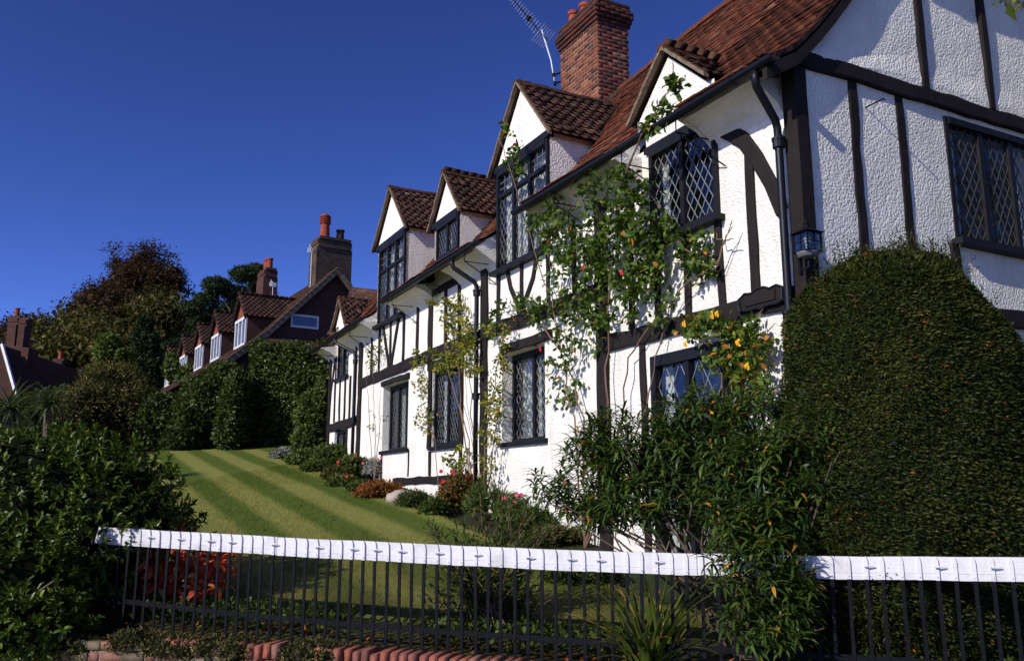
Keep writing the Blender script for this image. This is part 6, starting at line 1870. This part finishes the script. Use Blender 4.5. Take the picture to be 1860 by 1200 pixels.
bgbush('garden_shrub', 'dark rounded shrub at the end of the lawn beside the evergreen', 'shrub', [px_blob(300, 770, 60, 60, 27, 1.2, 3), px_blob(330, 800, 35, 25, 26, .6, 1)], 6000, .12, .08, 'l_green', 55, mean=.15)
bgbush('olive_shrub', 'grey olive speckled shrub behind the glossy evergreen', 'shrub', [px_blob(200, 735, 80, 75, 27, 1.2, 3), px_blob(150, 760, 50, 60, 26, 1.1, 1), px_blob(245, 755, 50, 60, 27, 1.1, 1)], 14000, .10, .045, 'l_olive', 56, mean=.5, sd=.3)
bgbush('yellow_green_bush', 'pale yellow green bush rising behind the olive shrub', 'bush', [px_blob(197, 640, 20, 36, 34, .6, 2), px_blob(218, 655, 18, 25, 34, .5, 1)], 2600, .16, .10, 'l_yellow', 57, mean=.15)
bgbush('dark_bush', 'dark bush in front of the shaded cottage roof', 'bush', [px_blob(110, 745, 70, 45, 29, 1.2, 3), px_blob(20, 770, 80, 50, 28, 1.2, 2)], 6000, .12, .07, 'l_green', 58, mean=.15)
bgbush('ivy_bush', 'leafy bush beside the white gable end', 'bush', [px_blob(325, 668, 22, 30, 44, 1.0, 1), px_blob(350, 690, 26, 28, 42, 1.0, 1)], 2600, .22, .15, 'l_green', 59, mean=.5)
# spiky cordylines
def cordyline(px, Y, h_px, label, seed):
    r = np.random.RandomState(seed); c = at(px[0], px[1], Y); b = gz(c)
    t = thing('cordyline', label, 'palm', b)
    MB().tube([b - Zv * .05, (b + c) / 2 + np.array([.04, 0, 0]), c], [.09, .08, .07], 7).build('trunk', MAT['bark'], t)
    n = 120; d = unit(rand_unit(n, r) + Zv * .35); ln_ = h_px * Y / F_PX * (.8 + .4 * r.rand(n))
    tv = strap_tmpl(.9, 5); M = frames(d, np.tile(Zv, (n, 1)) + rand_unit(n, r) * .1, ln_, np.full(n, .05))
    pieces('leaf', tv, M, np.tile(c, (n, 1)) + d * .04, tints(n, .5, .3, r), MAT['l_spiky'], t, 120)
cordyline((18, 745), 15.0, 62, 'spiky leaved cordyline at the edge of the garden behind the evergreen', 61)
cordyline((88, 735), 17.0, 50, 'spiky leaved cordyline in front of the dark cottage verge', 62)
cordyline((35, 800), 13.0, 45, 'small spiky cordyline low down behind the evergreen', 63)

# ------------------------------------------------------------------ trees on the hill
def tree(name, label, base, height, mat, seed, spread=.5, leaf=.30, nleaf=7, trunks=1, depth=5, group=None, cat='tree', lean=0, up=.35, mean=.45, r0=.22, clear=.3, clump=.7, sq=1.0):
    r = np.random.RandomState(seed)
    base = np.asarray(base, float)
    t = thing(name, label, cat, base, group)
    wood = MB(); tips = []
    def grow(p, d, ln, rad, k):
        pts = [p]; q = p.copy(); dd = d.copy()
        for _ in range(3):
            dd = unit(dd + r.normal(0, .10, 3) + Zv * .04); q = q + dd * ln / 3; pts.append(q.copy())
        wood.tube(pts, [rad, rad * .9, rad * .8, rad * .68], 5 if k < 3 else 4, cap=False)
        if k >= depth - 2: tips.append((q, dd))
        if k >= depth: return
        nb = 2 if r.rand() < .45 else 3
        for _ in range(nb):
            nd = unit(dd + unit(r.normal(size=3)) * spread * (1.1 if k else .9) + Zv * up * .4)
            grow(q, nd, ln * r.uniform(.66, .86), rad * .62, k + 1)
    tot = sum(.76 ** k for k in range(depth + 1))
    for i in range(trunks):
        off = np.array([r.normal(0, .8), r.normal(0, .5), 0]) * (trunks > 1) * height * .06
        ln0 = height / tot * 1.25
        grow(base + off, unit(np.array([lean + r.normal(0, .12 * (trunks > 1)), r.normal(0, .06), 1.0])), ln0, r0 * height / 12, 0)
    SQ = np.array([sq, sq, 1.0])
    wood.V = [base + (v - base) * SQ for v in wood.V]
    tips = [(base + (a - base) * SQ, b) for a, b in tips]
    wood.build('trunk', MAT['bark'], t)
    TP = np.array([a for a, _ in tips]); TD = np.array([b for _, b in tips])
    P = np.repeat(TP, nleaf, axis=0) + r.normal(0, clump, (len(TP) * nleaf, 3)) * np.array([1, 1, .6]); D = np.repeat(TD, nleaf, axis=0)
    M, P = loose(P, D, leaf, leaf * .6, .4, .1, .2, r)
    scatter('crown', LEAF, M, P, tints(len(P), mean, .28, r), MAT[mat], t, kind='stuff')
    return t
def hill(x, Y): 
    p = at(x, 895, Y); return np.array([p[0], Y, float(zg(p[0], Y)) - .2])
tree('autumn_tree', 'tall brown leaved autumn tree rising above the hillside wood', hill(218, 88), 12.9, 'l_brown', 71, .42, .30, 22, 3, 5, None, lean=0, mean=.5, r0=.16, clump=.42, sq=.62)
tree('autumn_tree', 'tall brown leaved tree at the left shoulder of the tallest tree', hill(180, 90), 11.0, 'l_brown', 72, .42, .30, 22, 2, 5, None, mean=.5, r0=.15, clump=.42, sq=.55)
tree('autumn_tree', 'tall brown leaved tree at the right shoulder of the tallest tree', hill(266, 88), 10.6, 'l_brown', 73, .42, .30, 22, 2, 5, None, mean=.45, r0=.15, clump=.42, sq=.55)
for i, (x, Y, h, m) in enumerate(((20, 95, 8.0, 'l_brown'), (75, 92, 6.5, 'l_brown'), (120, 84, 6.4, 'l_brown'), (180, 80, 9.0, 'l_brown'), (240, 78, 8.5, 'l_brown'), (300, 82, 8.2, 'l_brown'), (340, 84, 7.0, 'l_brown'), (45, 76, 7, 'l_brown'), (150, 70, 7.5, 'l_brown'), (265, 70, 8, 'l_olive'), (95, 66, 6.5, 'l_olive'), (375, 80, 6.0, 'l_brown'), (30, 112, 8.5, 'l_brown'), (95, 110, 8.5, 'l_brown'), (150, 108, 9, 'l_brown'), (210, 106, 9, 'l_brown'), (320, 108, 9, 'l_brown'), (390, 108, 8, 'l_brown'), (130, 60, 5.5, 'l_olive'), (165, 58, 5.0, 'l_olive'))):
    tree('woodland_tree', 'low brown and olive woodland tree on the hillside below the tall autumn trees', hill(x, Y), h, m, 80 + i, .75, .42, 34, 2, 4, 'low trees of the hillside wood', mean=.35, r0=.14, clump=.8, up=.1, sq=.75)
bgbush('conifer', 'dark green conical conifer in front of the hillside wood', 'tree', [px_blob(262, 690, 40, 60, 50, 1.1, 3), px_blob(262, 640, 26, 45, 50, .8, 2), px_blob(262, 600, 13, 30, 50, .45, 1)], 9000, .24, .09, 'l_pine', 64, mean=.3, hs=.82)
bgbush('dark_tree', 'dark evergreen tree beside the conical conifer', 'tree', [px_blob(310, 660, 34, 45, 54, 1.2, 2), px_blob(345, 640, 30, 40, 56, 1.0, 1)], 4200, .3, .12, 'l_pine', 65, mean=.15)
# Scots pine
r = np.random.RandomState(9)
pb = hill(420, 60); pine = thing('scots_pine', 'spreading dark pine with flat needle clumps above the dormers', 'tree', pb)
clumps = [(350, 560, 22, 12), (375, 545, 24, 14), (392, 518, 26, 14), (420, 530, 26, 12), (440, 500, 24, 14), (462, 495, 22, 14), (470, 525, 26, 14), (430, 560, 34, 16), (398, 575, 34, 16), (460, 560, 28, 16), (488, 545, 16, 18), (370, 585, 28, 14), (410, 600, 40, 18)]
tr = MB(); mid = at(440, 590, 60)
tr.tube([pb - Zv * .1, (pb + mid) / 2 + np.array([.2, 0, 0]), mid], [.3, .26, .2], 7)
bls = []
for (x, y, a, b) in clumps:
    c = at(x, y, 60 + r.uniform(-1.2, 1.2)); k = 60 / F_PX
    st_ = mid + np.array([0, 0, -1.2 + r.rand()])
    tr.tube([st_, st_ + (c - st_) * .5 + Zv * .25, c], [.11, .08, .04], 5)
    bls.append((tuple(c), (a * k, a * k * .8, b * k), a * b))
tr.build('trunk', MAT['bark'], pine)
P, D = blob_pts(bls, 20000, .35, r)
M, P = loose(P, D, .26, .085, .7, .4, 0, r)
scatter('crown', LEAF, M, P, tints(len(P), .5, .28, r), MAT['l_pine'], pine, kind='stuff')
# shrub sprouting from the ridge, and the branch at the top right corner
rs = L(3.3, RIDGE_V, zroof(3.3, RIDGE_V) + .05)
bush('ridge_plant', 'small reddish plant growing out of the cottage roof ridge', 'plant', rs, [(tuple(rs + Zv * .14), (.16, .12, .14), 1)], 160, .05, .03, 'l_red', LEAF, None, .2, False, nst=5, seed=66, mean=.15)

# tree standing to the right of the cottage, only a twig of it reaches into the picture
r = np.random.RandomState(12)
tb_ = np.array([8.4, 7.2, float(zg(8.4, 7.2))]); st_ = thing('garden_tree', 'yellowing tree beside the gable wall with a leafy twig hanging past the roof verge', 'tree', tb_)
tip = at(1822, 4, 6.2)
tk = MB(); tk.tube([tb_ - Zv * .1, tb_ + Zv * 2, tb_ + np.array([-.2, 0, 4.5])], [.2, .17, .1], 8)
top = tb_ + np.array([-.2, 0, 4.5])
bls = [((8.2, 7.2, 6.0), (2.4, 1.7, 2.0), 4), ((9.5, 6.2, 5.2), (1.8, 1.6, 1.6), 2), ((9.0, 8.6, 4.8), (1.6, 1.2, 1.7), 2), ((8.6, 7.0, 3.6), (1.9, 1.4, 1.4), 2)]
for b in bls: tk.tube([top - Zv * 1.5, (top + np.array(b[0])) / 2, np.array(b[0])], [.09, .06, .03], 6)
tk.tube([np.array(bls[0][0]), tip * .5 + np.array(bls[0][0]) * .5 + Zv * .3, tip + np.array([.12, 0, .15]), tip], [.03, .02, .008, .003], 5)
tk.build('trunk', MAT['bark'], st_)
P, D = blob_pts(bls, 7000, .3, r)
P2_ = tip + r.normal(0, .05, (22, 3)) + np.outer(np.linspace(0, 1, 22), np.array([.3, .05, .12])); P = np.vstack([P, P2_]); D = np.vstack([D, np.tile(-Zv, (22, 1))])
M, P = loose(P, D, .13, .08, .5, .1, .3, r)
scatter('crown', LEAF, M, P, tints(len(P), .45, .3, r), MAT['l_yellow'], st_, kind='stuff')

for i, (x, y, rx, ry, m, lab) in enumerate(((575, 858, 26, 12, 'l_green', 'low spreading bed plant spilling on to the lawn below the rounded bush'), (655, 893, 22, 10, 'l_green', 'small leafy bed plant on the lawn side of the rusty orange mound'), (790, 935, 24, 14, 'l_green', 'bushy bed plant on the lawn side of the red flowered bush'), (965, 968, 40, 22, 'l_green', 'leafy bed plant beside the tall narrow leaved shrub'), (610, 872, 24, 13, 'l_olive', 'olive bed plant in front of the far downpipe'))):
    mound('bed_plant', lab, 'plant', (x, y), None, rx, ry, .35, 1500, .065, .03, m, 140 + i, LEAF, None, .5)
